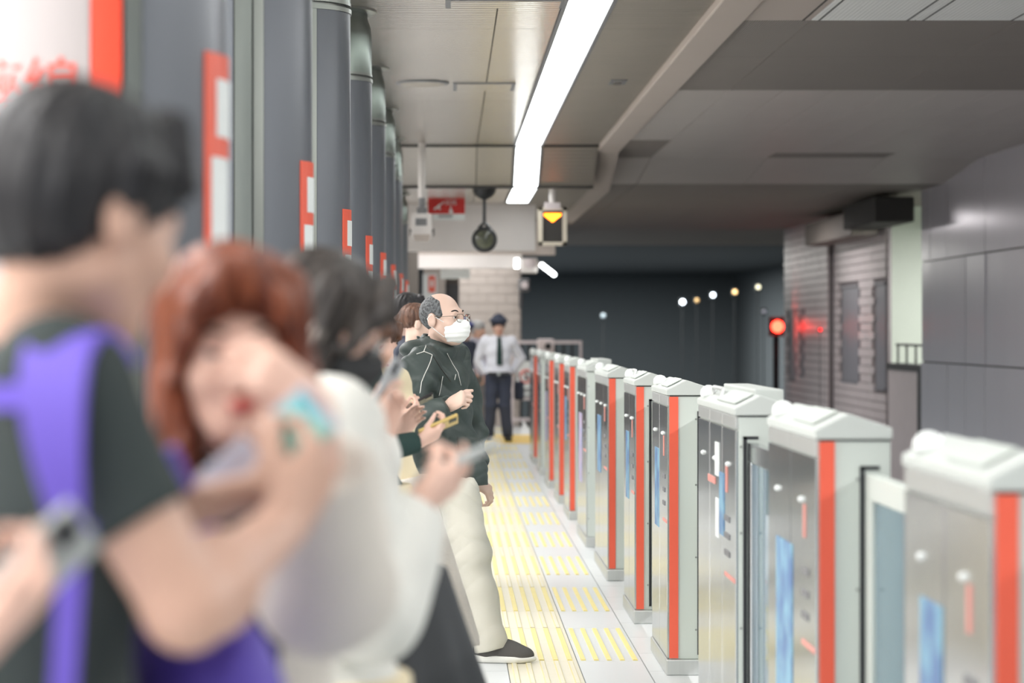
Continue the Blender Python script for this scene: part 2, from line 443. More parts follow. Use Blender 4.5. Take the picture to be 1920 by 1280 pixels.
MB().tube([(5.85, 29.5, 1.34), (5.85, 31.6, 1.34)], .016).build('rail', M_dark, rl)
for yy in (29.6, 30.3, 30.9, 31.5): MB().tube([(5.85, yy, 1.10), (5.85, yy, 1.34)], .014).build('post', M_dark, rl)
# tiled end walls with grey niches
w2 = MB(); w2.box((XR+.05, 31.75, -1.3), (XR+.09, 36.1, 3.3)); w2.box((XR-.02, 36.25, -1.3), (XR+.3, 41, 3.3)); w2.box((XR+.08, 36.1, -1.3), (XR+.3, 36.25, 3.3))
wall_r2 = struct('wall_right_far', w2, mat('end_wall_grout_mat', (128, 121, 122), .7))
niches = [(34.0, 35.4, .80, 2.14), (31.9, 32.6, .76, 2.14), (38.7, 39.1, .80, 1.85), (39.6, 40.4, .74, 1.85)]
for name, ya, yb, xf in (('near', 31.8, 36.08, XR+.02), ('far', 36.27, 40.95, XR-.05)):
    tb = MB(); z = -1.2; row = 0
    while z < 3.2:
        yy = ya - (.15 if row % 2 else 0)
        while yy < yb:
            a, bb = max(yy, ya)+.006, min(yy+.3, yb)-.006
            inn = any(n0-.02 < bb and a < n1+.02 and zz0 < z+.1 and z < zz1 for n0, n1, zz0, zz1 in niches)
            if bb-a > .02 and not inn: tb.box((xf+random.uniform(0, .004), a, z+.006), (xf+.06, bb, z+.112))
            yy += .3
        z += .118; row += 1
    o = tb.build('wall_tiles', M_tiler, wall_r2); o['kind'] = 'stuff'
for (n0, n1, z0, z1) in niches:
    x = XR+.04 if n0 < 36 else XR-.03
    MB().box((x, n0, z0), (x+.05, n1, z1)).box((x-.025, n0-.02, z1), (x+.05, n1+.02, z1+.03)).box((x-.025, n0-.02, z0-.03), (x+.05, n1+.02, z0)).build('niche_panel', mat('niche_mat', (140, 139, 146), .4, var=.04), wall_r2)
# tunnel beyond
tn = MB(); tn.box((-1, 75, -1.3), (9, 75.3, 6)); tn.box((8.9, 41, -1.3), (9, 75, 6)); tn.box((-1, 41.6, -1.3), (-.9, 75, 6)); tn.box((-1, 48, 3.3), (9, 75, 3.5))
struct('wall_tunnel', tn, M_black)

# ================================================================== left and far end of the platform
struct('wall_left', MB().box((-7.6, -3, -.1), (-7.5, 41, 3.5)), M_white)
t = MB(); t.box((-.62, 28.75, 2.47), (1.03, 29.1, ZL+.02)); fas = struct('trim_3', t, M_white, bevel=.008)
t = MB(); t.box((-.42, 33.0, 2.37), (1.0, 33.3, 2.56)); struct('trim_4', t, M_white, bevel=.008)
t = MB(); t.box((-.42, 33.02, 2.56), (1.45, 33.3, ZL+.02)); struct('trim_5', t, M_beam)
# tiled pier
M_pg = mat('pier_grout_mat', (186, 176, 168), .7)
pier = struct('wall_end', MB().box((.16, 38.7, 0), (1.13, 40.9, 3.1)).box((-.42, 39.6, 0), (-.06, 40.9, 3.1)).box((-.1, 40.4, 0), (.2, 40.9, 3.1)), M_pg)
tb = MB()
for (x0, x1, yf) in ((.16, 1.13, 38.7), (-.42, -.06, 39.6)):
    z = .01; row = 0
    while z < 3.0:
        x = x0 - (.15 if row % 2 else 0)
        while x < x1:
            a, bb = max(x, x0)+.004, min(x+.3, x1)-.004
            if bb-a > .02: tb.box((a, yf-.02+random.uniform(0, .004), z), (bb, yf+.01, z+.142))
            x += .3
        z += .15; row += 1
for k in range(21):
    for j in range(7):
        tb.box((1.12, 38.71+.3*j, .01+.15*k), (1.15, 39.0+.3*j, .152+.15*k))
o = tb.build('wall_tiles', M_tile, pier); o['kind'] = 'stuff'
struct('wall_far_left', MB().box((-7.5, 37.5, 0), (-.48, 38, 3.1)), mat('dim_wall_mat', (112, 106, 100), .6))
struct('door_1', MB().box((-.1, 40.2, 0), (.22, 40.42, 2.3)), M_grey)
def board(name, label, cat, c, w_, h_, mats_parts, y, dp=.03):
    t = thing(name, (c[0], y, c[1]), label, cat)
    return t
t = thing('notice', (-.25, 39.5, 2.3), 'white notice with an orange square and figure on the far beige pier', 'sign')
MB().box((-.43, 39.52, 1.94), (-.2, 39.58, 2.45)).build('sheet', M_paper, t)
MB().box((-.335, 39.505, 2.15), (-.225, 39.53, 2.42)).build('orange_square', M_red, t)
MB().box((-.30, 39.495, 2.24), (-.26, 39.51, 2.35)).build('figure', M_paper, t)
t = thing('hanging_board', (.07, 33.6, 2.37), 'small pale board hanging below the second white beam at the far end', 'sign')
MB().box((-.12, 33.4, 2.24), (.29, 33.5, 2.37)).build('panel', M_paper, t, bevel=.01)
for x in (-.05, .22): MB().tube([(x, 33.45, 2.36), (x, 33.28, 2.40), (x, 33.25, 2.5)], .01).build('hanger', M_grey, t)
# fence at the end
fx0, fx1, fy = .98, 2.1, 38.2
t = thing('end_fence', (1.4, fy, 0), 'grey metal end-of-platform railing behind the far gates', 'fence')
for z in (.12, .45, 1.34): MB().box((fx0, fy, z-.025), (fx1, fy+.04, z+.025)).build('rail', M_tiler, t)
for k in range(9):
    x = fx0+.02+(fx1-fx0-.04)*k/8
    MB().box((x-.02, fy+.005, 0), (x+.02, fy+.035, 1.32)).build('bar', M_tiler if k % 4 == 0 else M_dark, t)
t = thing('no_entry_sign', (1.2, fy-.05, .6), 'white board with a red ring pictogram fixed on the end railing', 'sign')
MB().box((1.06, fy-.03, .5), (1.5, fy-.002, 1.04)).build('board', M_paper, t)
rg = MB(); n = 28
rg.tube([(1.22+.1*math.cos(2*math.pi*k/n), fy-.034, .8+.1*math.sin(2*math.pi*k/n)) for k in range(n+1)], .012, 6); rg.tube([(1.15, fy-.034, .87), (1.29, fy-.034, .73)], .009, 6)
rg.build('prohibition_ring', M_redtxt, t)
MB().tube([(1.22, fy-.036, .74), (1.22, fy-.036, .82)], .018, 8).lathe((1.22, fy-.036, .865), [(.003, -.022), (.02, 0), (.003, .022)], 10).build('walking_figure', M_dark, t)
MB().box((1.1, fy-.036, .55), (1.4, fy-.03, .57)).box((1.1, fy-.036, .59), (1.36, fy-.03, .61)).build('text_lines', M_grey, t)
t = thing('end_equipment_box', (1.78, 36, 0), 'grey control post standing behind the farthest gate', 'post')
MB().box((1.36, 36.0, 0), (1.5, 36.2, 1.3)).build('stand', M_grey, t)
MB().box((1.32, 35.9, 1.2), (1.56, 36.2, 1.4)).build('housing', M_tiler, t, bevel=.02)
MB().lathe((1.47, 35.89, 1.29), [(.05, 0), (.045, -.02)], 16, 'y').build('lens', M_dark, t)

# ================================================================== hanging equipment
def arm_cam():
    x, y = -.27, 24.0
    t = thing('hanging_camera', (x, y, ZC), 'white box camera on a pole under the ceiling beside the columns', 'camera')
    MB().tube([(x, y, ZC), (x, y, 2.84)], .036, 14).build('pole', M_white, t, smooth='auto')
    MB().tube([(x, y, 2.84), (x, y, 2.70)], .03, 12).box((x-.05, y-.03, 2.68), (x+.05, y+.04, 2.74)).build('bracket', M_grey, t)
    MB().prism([(x-.09, 2.68), (x+.09, 2.68), (x+.1, 2.47), (x+.07, 2.41), (x-.07, 2.41), (x-.1, 2.47)], y-.12, y+.2).build('housing', M_white, t, bevel=.008)
    MB().box((x-.06, y-.125, 2.56), (x+.05, y-.118, 2.63)).build('vent_plate', M_grey, t)
    MB().prism([(x-.085, 2.47), (x+.085, 2.47), (x+.07, 2.405), (x-.07, 2.405)], y-.15, y-.11).build('hood', M_beam, t)
    for sx in (-1, 1): MB().tube([(x+sx*.1, y-.05, 2.5), (x+sx*.118, y-.06, 2.53), (x+sx*.118, y-.06, 2.46)], .006, 6).build('clip', M_dark, t)
arm_cam()
x, y = .372, 25.5
t = thing('hanging_round_lamp', (x, y, ZL), 'black round lamp with a dark lens on a rod in front of the white fascia', 'lamp')
MB().lathe((x, y, ZL), [(.125, 0), (.12, -.04), (.09, -.08), (.04, -.11), (.02, -.12)], 28).build('ceiling_rose', M_dark, t, smooth='auto')
MB().tube([(x, y, ZL-.1), (x, y, 2.64)], .018, 12).build('rod', M_dark, t, smooth='auto')
MB().lathe((x, y-.02, 2.48), [(.06, .16), (.115, .12), (.135, .04), (.135, -.06), (.12, -.075), (.105, -.06)], 32, 'y').build('housing', M_dark, t, smooth='auto')
MB().tube([(x-.06, y, 2.60), (x, y, 2.66), (x+.06, y, 2.60)], .02, 8).build('yoke', M_dark, t)
MB().lathe((x, y-.075, 2.48), [(.105, 0), (.07, -.018), (.02, -.025)], 28, 'y').build('lens', mat('lens_mat', (64, 66, 56), .1, col2=(96, 98, 80), scale=14), t, smooth='auto')
x, y = 1.09, 25.5
t = thing('arrow_signal', (x, y, ZL), 'hanging signal box with a glowing orange down arrow beside the fascia', 'signal')
MB().tube([(x, y, ZL), (x, y, 2.86)], .035, 12).build('stem', M_white, t, smooth='auto')
MB().box((x-.08, y-.06, 2.80), (x+.08, y+.06, 2.87)).build('bracket', M_tiler, t)
M_cream = mat('cream_box_mat', (214, 204, 186), .5)
MB().box((x-.15, y-.02, 2.42), (x+.15, y+.12, 2.82)).build('case', M_cream, t, bevel=.008)
b = MB()
for q in ((-.15, 2.42, -.105, 2.82), (.105, 2.42, .15, 2.82), (-.15, 2.42, .15, 2.455), (-.15, 2.785, .15, 2.82)): b.box((x+q[0], y-.05, q[1]), (x+q[2], y-.018, q[3]))
b.build('bezel', M_cream, t)
MB().box((x-.106, y-.03, 2.454), (x+.106, y-.019, 2.786)).build('screen', M_gap, t)
MB().prism([(x-.09, 2.755), (x+.09, 2.755), (x+.09, 2.735), (x, 2.665), (x-.09, 2.735)], y-.036, y-.03).build('arrow', mat('orange_led_mat', (255, 150, 40), .5, emit=((255, 122, 24), 9)), t)
# SOS sign
x0, x1, y = -.24, .18, 27.5
t = thing('emergency_sign', (0, y, ZL), 'red and white SOS sign hanging from the low ceiling by the fascia', 'sign')
MB().box((x0, y, 2.85), (x1, y+.03, ZL)).build('red_panel', mat('sign_red_mat', (204, 50, 46), .5), t)
MB().box((x0+.06, y, 2.78), (x1, y+.03, 2.85)).build('white_panel', M_paper, t)
vs, fs = text_mesh('SOS', .075)
MB().add([(p[0]+.02, y-.004-p[2], p[1]+2.975) for p in vs], fs).build('lettering', M_paper, t)
MB().tube([(-.17, y-.004, 2.90), (-.13, y-.004, 2.93), (-.09, y-.004, 2.96)], .012, 6).tube([(-.13, y-.004, 2.93), (-.10, y-.004, 2.90)], .011, 6).lathe((-.07, y-.004, 2.975), [(.002, -.015), (.014, 0), (.002, .015)], 10).build('running_figure', M_paper, t)
MB().tube([(.02, y-.004, 2.93), (.02, y-.004, 2.89)], .008, 6).box((.0, y-.008, 2.858), (.045, y-.002, 2.89)).build('pressing_hand', M_paper, t)
MB().box((-.12, y-.004, 2.81), (.04, y, 2.822)).box((-.12, y-.004, 2.83), (.04, y, 2.838)).build('text_lines', M_grey, t)
# small camera + tube light by the end beam
t = thing('bracket_camera', (1.05, 32.6, 2.4), 'white bracket camera at the end of the far white beam', 'camera')
MB().box((.98, 32.55, 2.30), (1.19, 32.95, 2.5)).build('housing', M_white, t, bevel=.015)
MB().lathe((1.09, 32.54, 2.43), [(.07, 0), (.065, -.03), (.03, -.04)], 18, 'y').build('lens', M_tiler, t)
MB().tube([(1.0, 32.98, 2.45), (.9, 33.1, 2.5)], .03, 8).build('arm', M_grey, t)
t = thing('tube_light', (1.25, 32.5, 2.35), 'short slanted tube light glowing beside the bracket camera', 'lamp')
MB().tube([(1.24, 32.35, 2.40), (1.43, 32.9, 2.285)], [.03, .03], 12).build('tube', M_lamp, t)
MB().box((1.191, 32.36, 2.38), (1.26, 32.6, 2.44)).build('holder', M_white, t)
t = thing('wall_lamp', (.9, 32.7, 2.4), 'small upright glowing lamp at the right end of the far white beam', 'lamp')
MB().tube([(.92, 32.85, 2.37), (.92, 32.85, 2.5)], .03, 12).build('tube', M_lamp, t)
MB().box((.9, 32.86, 2.38), (.94, 33.02, 2.49)).build('back_plate', M_white, t)
t = thing('pier_camera', (1.14, 38.4, 2.2), 'dark camera cluster on the corner of the tiled pier', 'camera')
MB().box((1.1, 38.3, 2.14), (1.28, 38.62, 2.35)).build('housing', M_grey, t, bevel=.03)
MB().lathe((1.2, 38.29, 2.24), [(.06, 0), (.05, -.03)], 16, 'y').build('lens', M_tiler, t)
MB().tube([(1.14, 38.5, 2.16), (1.14, 38.66, 1.9)], .03, 8).build('arm', M_grey, t)
# signal lamps in the tunnel, and a glowing dot for a reflection
M_postdark = mat('lamp_post_mat', (40, 43, 46), .9)
def lampball(name, u, v, Y, r, col, st, label, grp=None):
    p = P(u, v, Y)
    t = thing(name, p, label, 'lamp' if grp else 'signal', grp)
    MB().lathe(p, [(r*.3, -r*.9), (r*.8, -r*.5), (r, 0), (r*.8, r*.5), (r*.3, r*.9)], 14, 'y').build('lens', mat('glow_%d_%d_%d_%d' % (*col, int(st)), col, .5, emit=(col, st)), t, smooth=True)
    MB().box((p[0]-r*1.2, p[1]+r*.6, p[2]-r*1.6), (p[0]+r*1.2, p[1]+r*2.5, p[2]+r*1.6)).build('case', M_postdark, t)
    MB().tube([(p[0], p[1]+r*2, p[2]-r*1.5), (p[0], p[1]+r*2, -1.2)], r*.2 if r < .07 else .05, 8).build('post', M_postdark, t)
lampball('track_signal', 1458, 612, 41.0-1.2, .10, (255, 44, 30), 24, 'red glowing track signal at the edge of the dark tunnel')
lampball('red_reflection', 1538, 618, 35.0, .022, (255, 40, 40), 5, 'tiny red glow standing in for a reflection on the tiled end wall')  # glowing dot added in place of a red reflection
W_ = (235, 245, 255); Y_ = (230, 190, 130)
for (u, v, Y, r, c, s, lb) in ((1280, 566, 62, .06, W_, 9, 'brightest white tunnel lamp, leftmost of the bright row'), (1337, 553, 58, .05, W_, 8, 'white tunnel lamp second of the bright row'), (1378, 547, 55, .05, Y_, 4, 'amber tunnel lamp between white ones'),
                        (1422, 538, 52, .05, (225, 220, 190), 2.5, 'pale tunnel lamp, rightmost and highest of the row'), (1131, 592, 68, .06, (150, 165, 175), .8, 'faint lone tunnel lamp far to the left'), (1307, 563, 60, .05, Y_, .6, 'faint amber tunnel lamp right of the brightest one'),
                        (1433, 584, 50, .045, (150, 150, 160), .8, 'faint grey tunnel lamp just above the red signal')):
    lampball('tunnel_light', u, v, Y, r, c, s, lb, 'lamps far down the tunnel')

# ================================================================== columns
M_clad = mat('column_cladding_mat', (106, 110, 116), .32, .2, var=.05, scale=1.5)
M_trim = mat('column_trim_mat', (150, 154, 148), .3, .9, var=.04)
M_capm = mat('column_cap_mat', (150, 160, 152), .28, .95, var=.04)
CX, CR = -.70, .25
ordn = ['nearest', 'second nearest', 'third', 'fourth', 'fifth', 'sixth', 'seventh', 'farthest']
for i, cy in enumerate((4.875, 7.935, 11.03, 14.08, 17.1, 20.2, 23.4, 26.5)):
    zc = ZC if i < 7 else ZL
    zr = 2.98 if i < 7 else 2.7
    t = thing('platform_column', (CX, cy, 0), {0: 'nearest dark round column, with a big white and orange wrapped poster', 1: 'second dark round column from the camera, behind the red-haired woman'}.get(i, ordn[i] + ' dark round column in the row along the platform'), 'column', 'dark round platform columns')
    MB().lathe((CX, cy, 0), [(CR-.012, 0), (CR-.012, zr)], 40).build('core', M_dark, t, smooth='auto')
    a = MB()
    for a0 in (-64, 26, 116, 206): a.patch(CX, cy, CR-.012, a0, a0+67, .12, zr-.02, .012, 14)
    a.build('cladding', M_clad, t, smooth='auto')
    a = MB()
    for a0 in (-70, 20, 110, 200):
        a.patch(CX, cy, CR-.012, a0-16, a0-3.2, .12, zr-.02, .0125, 3); a.patch(CX, cy, CR-.012, a0-2, a0+5.6, .12, zr-.02, .014, 2)
    a.build('joint_strip', M_trim, t, smooth='auto')
    MB().lathe((CX, cy, 0), [(CR+.012, 0), (CR+.012, .11), (CR, .12)], 40).build('plinth', M_trim, t, smooth='auto')
    MB().lathe((CX, cy, 0), [(CR+.006, zr-.02), (CR+.006, zr), (CR-.02, zr), (CR-.02, zr+.015), (CR+.003, zr+.015), (CR+.003, zr+.03)], 40).build('ring', M_trim, t, smooth='auto')
    # ribbed metal cap: fine flutes round the drum
    n = 96; vs = []
    zz = [(zr+.03, CR), (zc-.16, CR), (zc-.1, CR-.006), (zc-.06, CR-.02), (zc-.04, CR-.025), (zc, CR-.025)]
    for (z, r) in zz:
        for k in range(n): vs.append((CX+(r-(.004 if k % 2 else 0))*math.cos(2*math.pi*k/n), cy+(r-(.004 if k % 2 else 0))*math.sin(2*math.pi*k/n), z))
    MB().add(vs, [(q*n+k, q*n+(k+1) % n, (q+1)*n+(k+1) % n, (q+1)*n+k) for q in range(len(zz)-1) for k in range(n)]).build('fluted_cap', M_capm, t, smooth=True)
    MB().lathe((CX, cy, zc), [(CR+.03, 0), (CR+.03, -.012), (CR, -.02)], 40).build('collar', M_trim, t, smooth='auto')
    # red and white sign wrapped on the track side
    MB().patch(CX, cy, CR, -29, 40, 1.865, 2.07, .005).build('red_sign', M_red, t)
    MB().patch(CX, cy, CR+.005, -20, 30, 1.905, 2.02, .002).build('sign_print', M_paper, t)
    MB().patch(CX, cy, CR, -24, 40, 1.1, 1.865, .004).build('white_sign', M_paper, t)
    MB().patch(CX, cy, CR, -29, -24.5, 1.1, 1.865, .004).build('red_edge', M_red, t)
    if i == 0:
        # big wrapped poster facing the camera: white with an orange right edge and red characters
        MB().patch(CX, cy, CR+.001, -170, -87, 1.42, 2.65, .005, 24).build('poster', mat('poster_white_mat', (176, 168, 167), .5, var=.02), t)
        MB().patch(CX, cy, CR+.0015, -86.5, -73.5, 1.42, 2.65, .006, 6).build('orange_edge', mat('poster_orange_mat', (246, 82, 56), .5, var=.02), t)
        vs, fs = text_mesh('銀座線', .118)
        vv = []
        for p in vs:
            a = math.radians(-131) + p[0]/CR; r = CR+.0075+p[2]
            vv.append((CX+r*math.cos(a), cy+r*math.sin(a), 1.98+p[1]))
        MB().add(vv, fs).build('red_characters', M_redtxt, t)

# ================================================================== platform gates
M_gate = mat('gate_paint_mat', (199, 206, 200), .42, var=.02, scale=3)
M_gatec = mat('gate_cap_mat', (198, 203, 199), .45, var=.02, scale=3)
M_blue = mat('gate_poster_blue_mat', (84, 118, 166), .4, col2=(126, 172, 196), scale=9)
M_purp = mat('gate_poster_lilac_mat', (150, 160, 200), .4, col2=(196, 170, 186), scale=12)
M_glass = mat('gate_glass_mat', (120, 150, 165), .04, trans=.35, spec=.6, var=.1)
M_redfade = mat('faded_red_print_mat', (216, 146, 136), .5)
M_seal = mat('rubber_seal_mat', (38, 40, 44), .6)
M_bolt = mat('bolt_mat', (150, 152, 150), .4, .8)
GX = .97
gates = [(4.30, .82, 1, .12), (6.35, .95, 1, .115), (8.13, 1.22, 0, .025), (10.68, .80, 1, .133), (12.56, .76, 1, .075), (14.70, 1.25, 1, .12),
         (17.0, 1.15, 0, .10), (19.45, .8, 1, .10), (21.3, .8, 1, .12), (23.4, .9, 1, .12), (25.5, 1.0, 0, .10), (27.65, 1.2, 1, .12)]
prev_end = 2.6
glab = ['nearest pale grey platform gate with orange strip, cut by the frame edge', 'second gate from the camera, tall orange strip and black door slot', 'wider gate without an orange strip, blue glass door leaf beside it', 'sharp gate with orange strip right behind the stripless gate', 'fifth gate from the camera, carry handle on its sloped cap', 'sixth gate from the camera, long steel side with blue poster',
        'far stripless gate, first stripless one beyond the sharp ones', 'eighth gate from the camera, orange strip, blurred', 'ninth gate from the camera, thin orange strip', 'tenth gate from the camera, thin orange strip', 'farthest gate without an orange strip', 'farthest gate of all, rounded white cap by the end railing']
for gi, (gy, gl, strip, sx) in enumerate(gates):
    t = thing('platform_gate', (GX, gy, 0), glab[gi], 'platform gate', 'half-height platform gates')
    WD = .19; ZT = 1.235
    MB().box((GX+.004, gy, .07), (GX+WD, gy+gl, ZT)).build('body', M_gate, t, bevel=.004)
    MB().box((GX-.012, gy-.015, 0), (GX+WD, gy+gl+.015, .07)).build('plinth', M_steelb, t, bevel=.006)
    # steel panels on the platform side
    n = 3 if gl > 1 else 2
    for q in range(n):
        a, bb = gy+gl*q/n+.004, gy+gl*(q+1)/n-.004
        MB().box((GX-.006, a, .075), (GX+.004, bb, 1.184)).build('side_panel', M_steel, t, bevel=.002)
        MB().box((GX-.006, a, 1.19), (GX+.004, bb, ZT-.002)).build('upper_panel', M_steelb, t, bevel=.002)
    b = MB()
    MB().prism([(GX-.010, ZT), (GX+WD+.004, ZT), (GX+WD+.004, ZT+.030), (GX+.078, ZT+.068), (GX-.010, ZT+.024)], gy-.006, gy+gl+.006).build('cap', M_gatec, t, bevel=.004)
    MB().add([(GX+.004, gy+.12, ZT+.034), (GX+.07, gy+.12, ZT+.067), (GX+.07, gy+gl*.55, ZT+.067), (GX+.004, gy+gl*.55, ZT+.034), (GX+.004, gy+.12, ZT+.040), (GX+.07, gy+.12, ZT+.073), (GX+.07, gy+gl*.55, ZT+.073), (GX+.004, gy+gl*.55, ZT+.040)],
        [(3,2,1,0),(4,5,6,7),(0,1,5,4),(1,2,6,5),(2,3,7,6),(3,0,4,7)]).build('cap_plate', M_gate, t, bevel=.003)
    yd = gy+gl-.12
    MB().lathe((GX+.022, yd, ZT+.035), [(.032, 0), (.033, .012), (.03, .026), (.02, .038), (.006, .043)], 18).build('lamp_dome', mat('dome_mat', (240, 244, 242), .3), t, smooth=True)
    if gi in (2, 4, 8, 9): MB().tube([(GX+.03, gy+gl*.6, ZT+.04), (GX+.035, gy+gl*.6, ZT+.072), (GX+.035, gy+gl*.85, ZT+.072), (GX+.03, gy+gl*.85, ZT+.04)], .008, 8).build('carry_handle', M_steelb, t)
    if gi in (2, 6): MB().box((GX+.09, gy+.25, ZT+.03), (GX+.19, gy+gl-.02, ZT+.082)).build('equipment_cover', M_gatec, t, bevel=.005)
    if strip: MB().box((GX+.003, gy-.006, .075), (GX+.042, gy+.002, ZT-.006)).build('orange_strip', M_red, t)
    MB().box((GX+.004, gy-.003, ZT-.0045), (GX+WD, gy, ZT-.001)).build('seam', M_seal, t)
    for zb in (.2, .52, .84, 1.13): MB().lathe((GX+max(sx-.012, .05) if strip else GX+.012, gy+.001, zb), [(.005, 0), (.004, -.003)], 8, 'y').build('bolt', M_bolt, t)
    MB().box((GX+sx-.006, gy-.004, .09), (GX+sx+.006, gy+.001, 1.165)).box((GX+sx-.006, gy-.004, 1.155), (GX+min(sx+.045, WD), gy+.001, 1.165)).build('door_seal', M_seal, t)
    # door leaf sliding out of the slot towards the next gate
    y0 = prev_end+.022; x0 = GX+sx+.008; x1 = x0+.034
    if y0 < gy-.05:
        lf = MB()
        lf.box((x0, y0, .08), (x1, gy, .30)); lf.box((x0, y0, 1.08), (x1, gy, 1.145)); lf.box((x0, y0, .30), (x1, y0+.07, 1.08)); lf.box((x0, gy-.09, .30), (x1, gy, 1.08))
        lo = lf.build('door_leaf', M_gate if strip else M_steel, t, bevel=.003)
        MB().box((x0+.012, y0+.068, .298), (x0+.022, gy-.088, 1.082)).build('glass_pane', M_glass, lo)
        MB().box((x0-.003, y0, .08), (x1+.003, y0+.02, 1.14)).build('edge_rubber', M_seal, lo)
    # print and stickers on the platform side
    xf = GX-.0075
    def sticker(name, ya, yb, za, zb, m): MB().box((xf-.001, ya, za), (xf+.003, yb, zb)).build(name, m, t)
    if gi in (0, 3, 4, 5, 7): sticker('blue_poster', gy+gl*.52, gy+gl*.78, .62, .98, M_blue)
    if gi in (1, 6, 9): sticker('pale_poster', gy+gl*.46, gy+gl*.80, .42, .92, M_purp if gi != 1 else M_blue)
    if gi == 2:
        sticker('blue_poster', gy+.34, gy+.48, .80, 1.02, M_blue); sticker('white_label', gy+.5, gy+.62, 1.0, 1.12, M_paper); sticker('white_label', gy+.5, gy+.6, .78, .92, M_paper)
        sticker('red_label', gy+.62, gy+.86, .965, .99, M_redfade)
    sticker('red_vertical_label', gy+gl*.2, gy+gl*.235, .96, 1.05, M_redfade)
    sticker('red_stripe', gy+.01, gy+gl*.26, .668, .682, M_redfade)
    for z in (.74, .80, .86): sticker('text_lines', gy+gl*.14, gy+gl*.27, z, z+.02, M_grey)
    for q in range(n): MB().lathe((GX-.006, gy+gl*(q+.55)/n, 1.06), [(.009, 0), (.009, -.004), (.004, -.01)], 10, 'x').build('stud', M_paper, t)
    prev_end = gy+gl
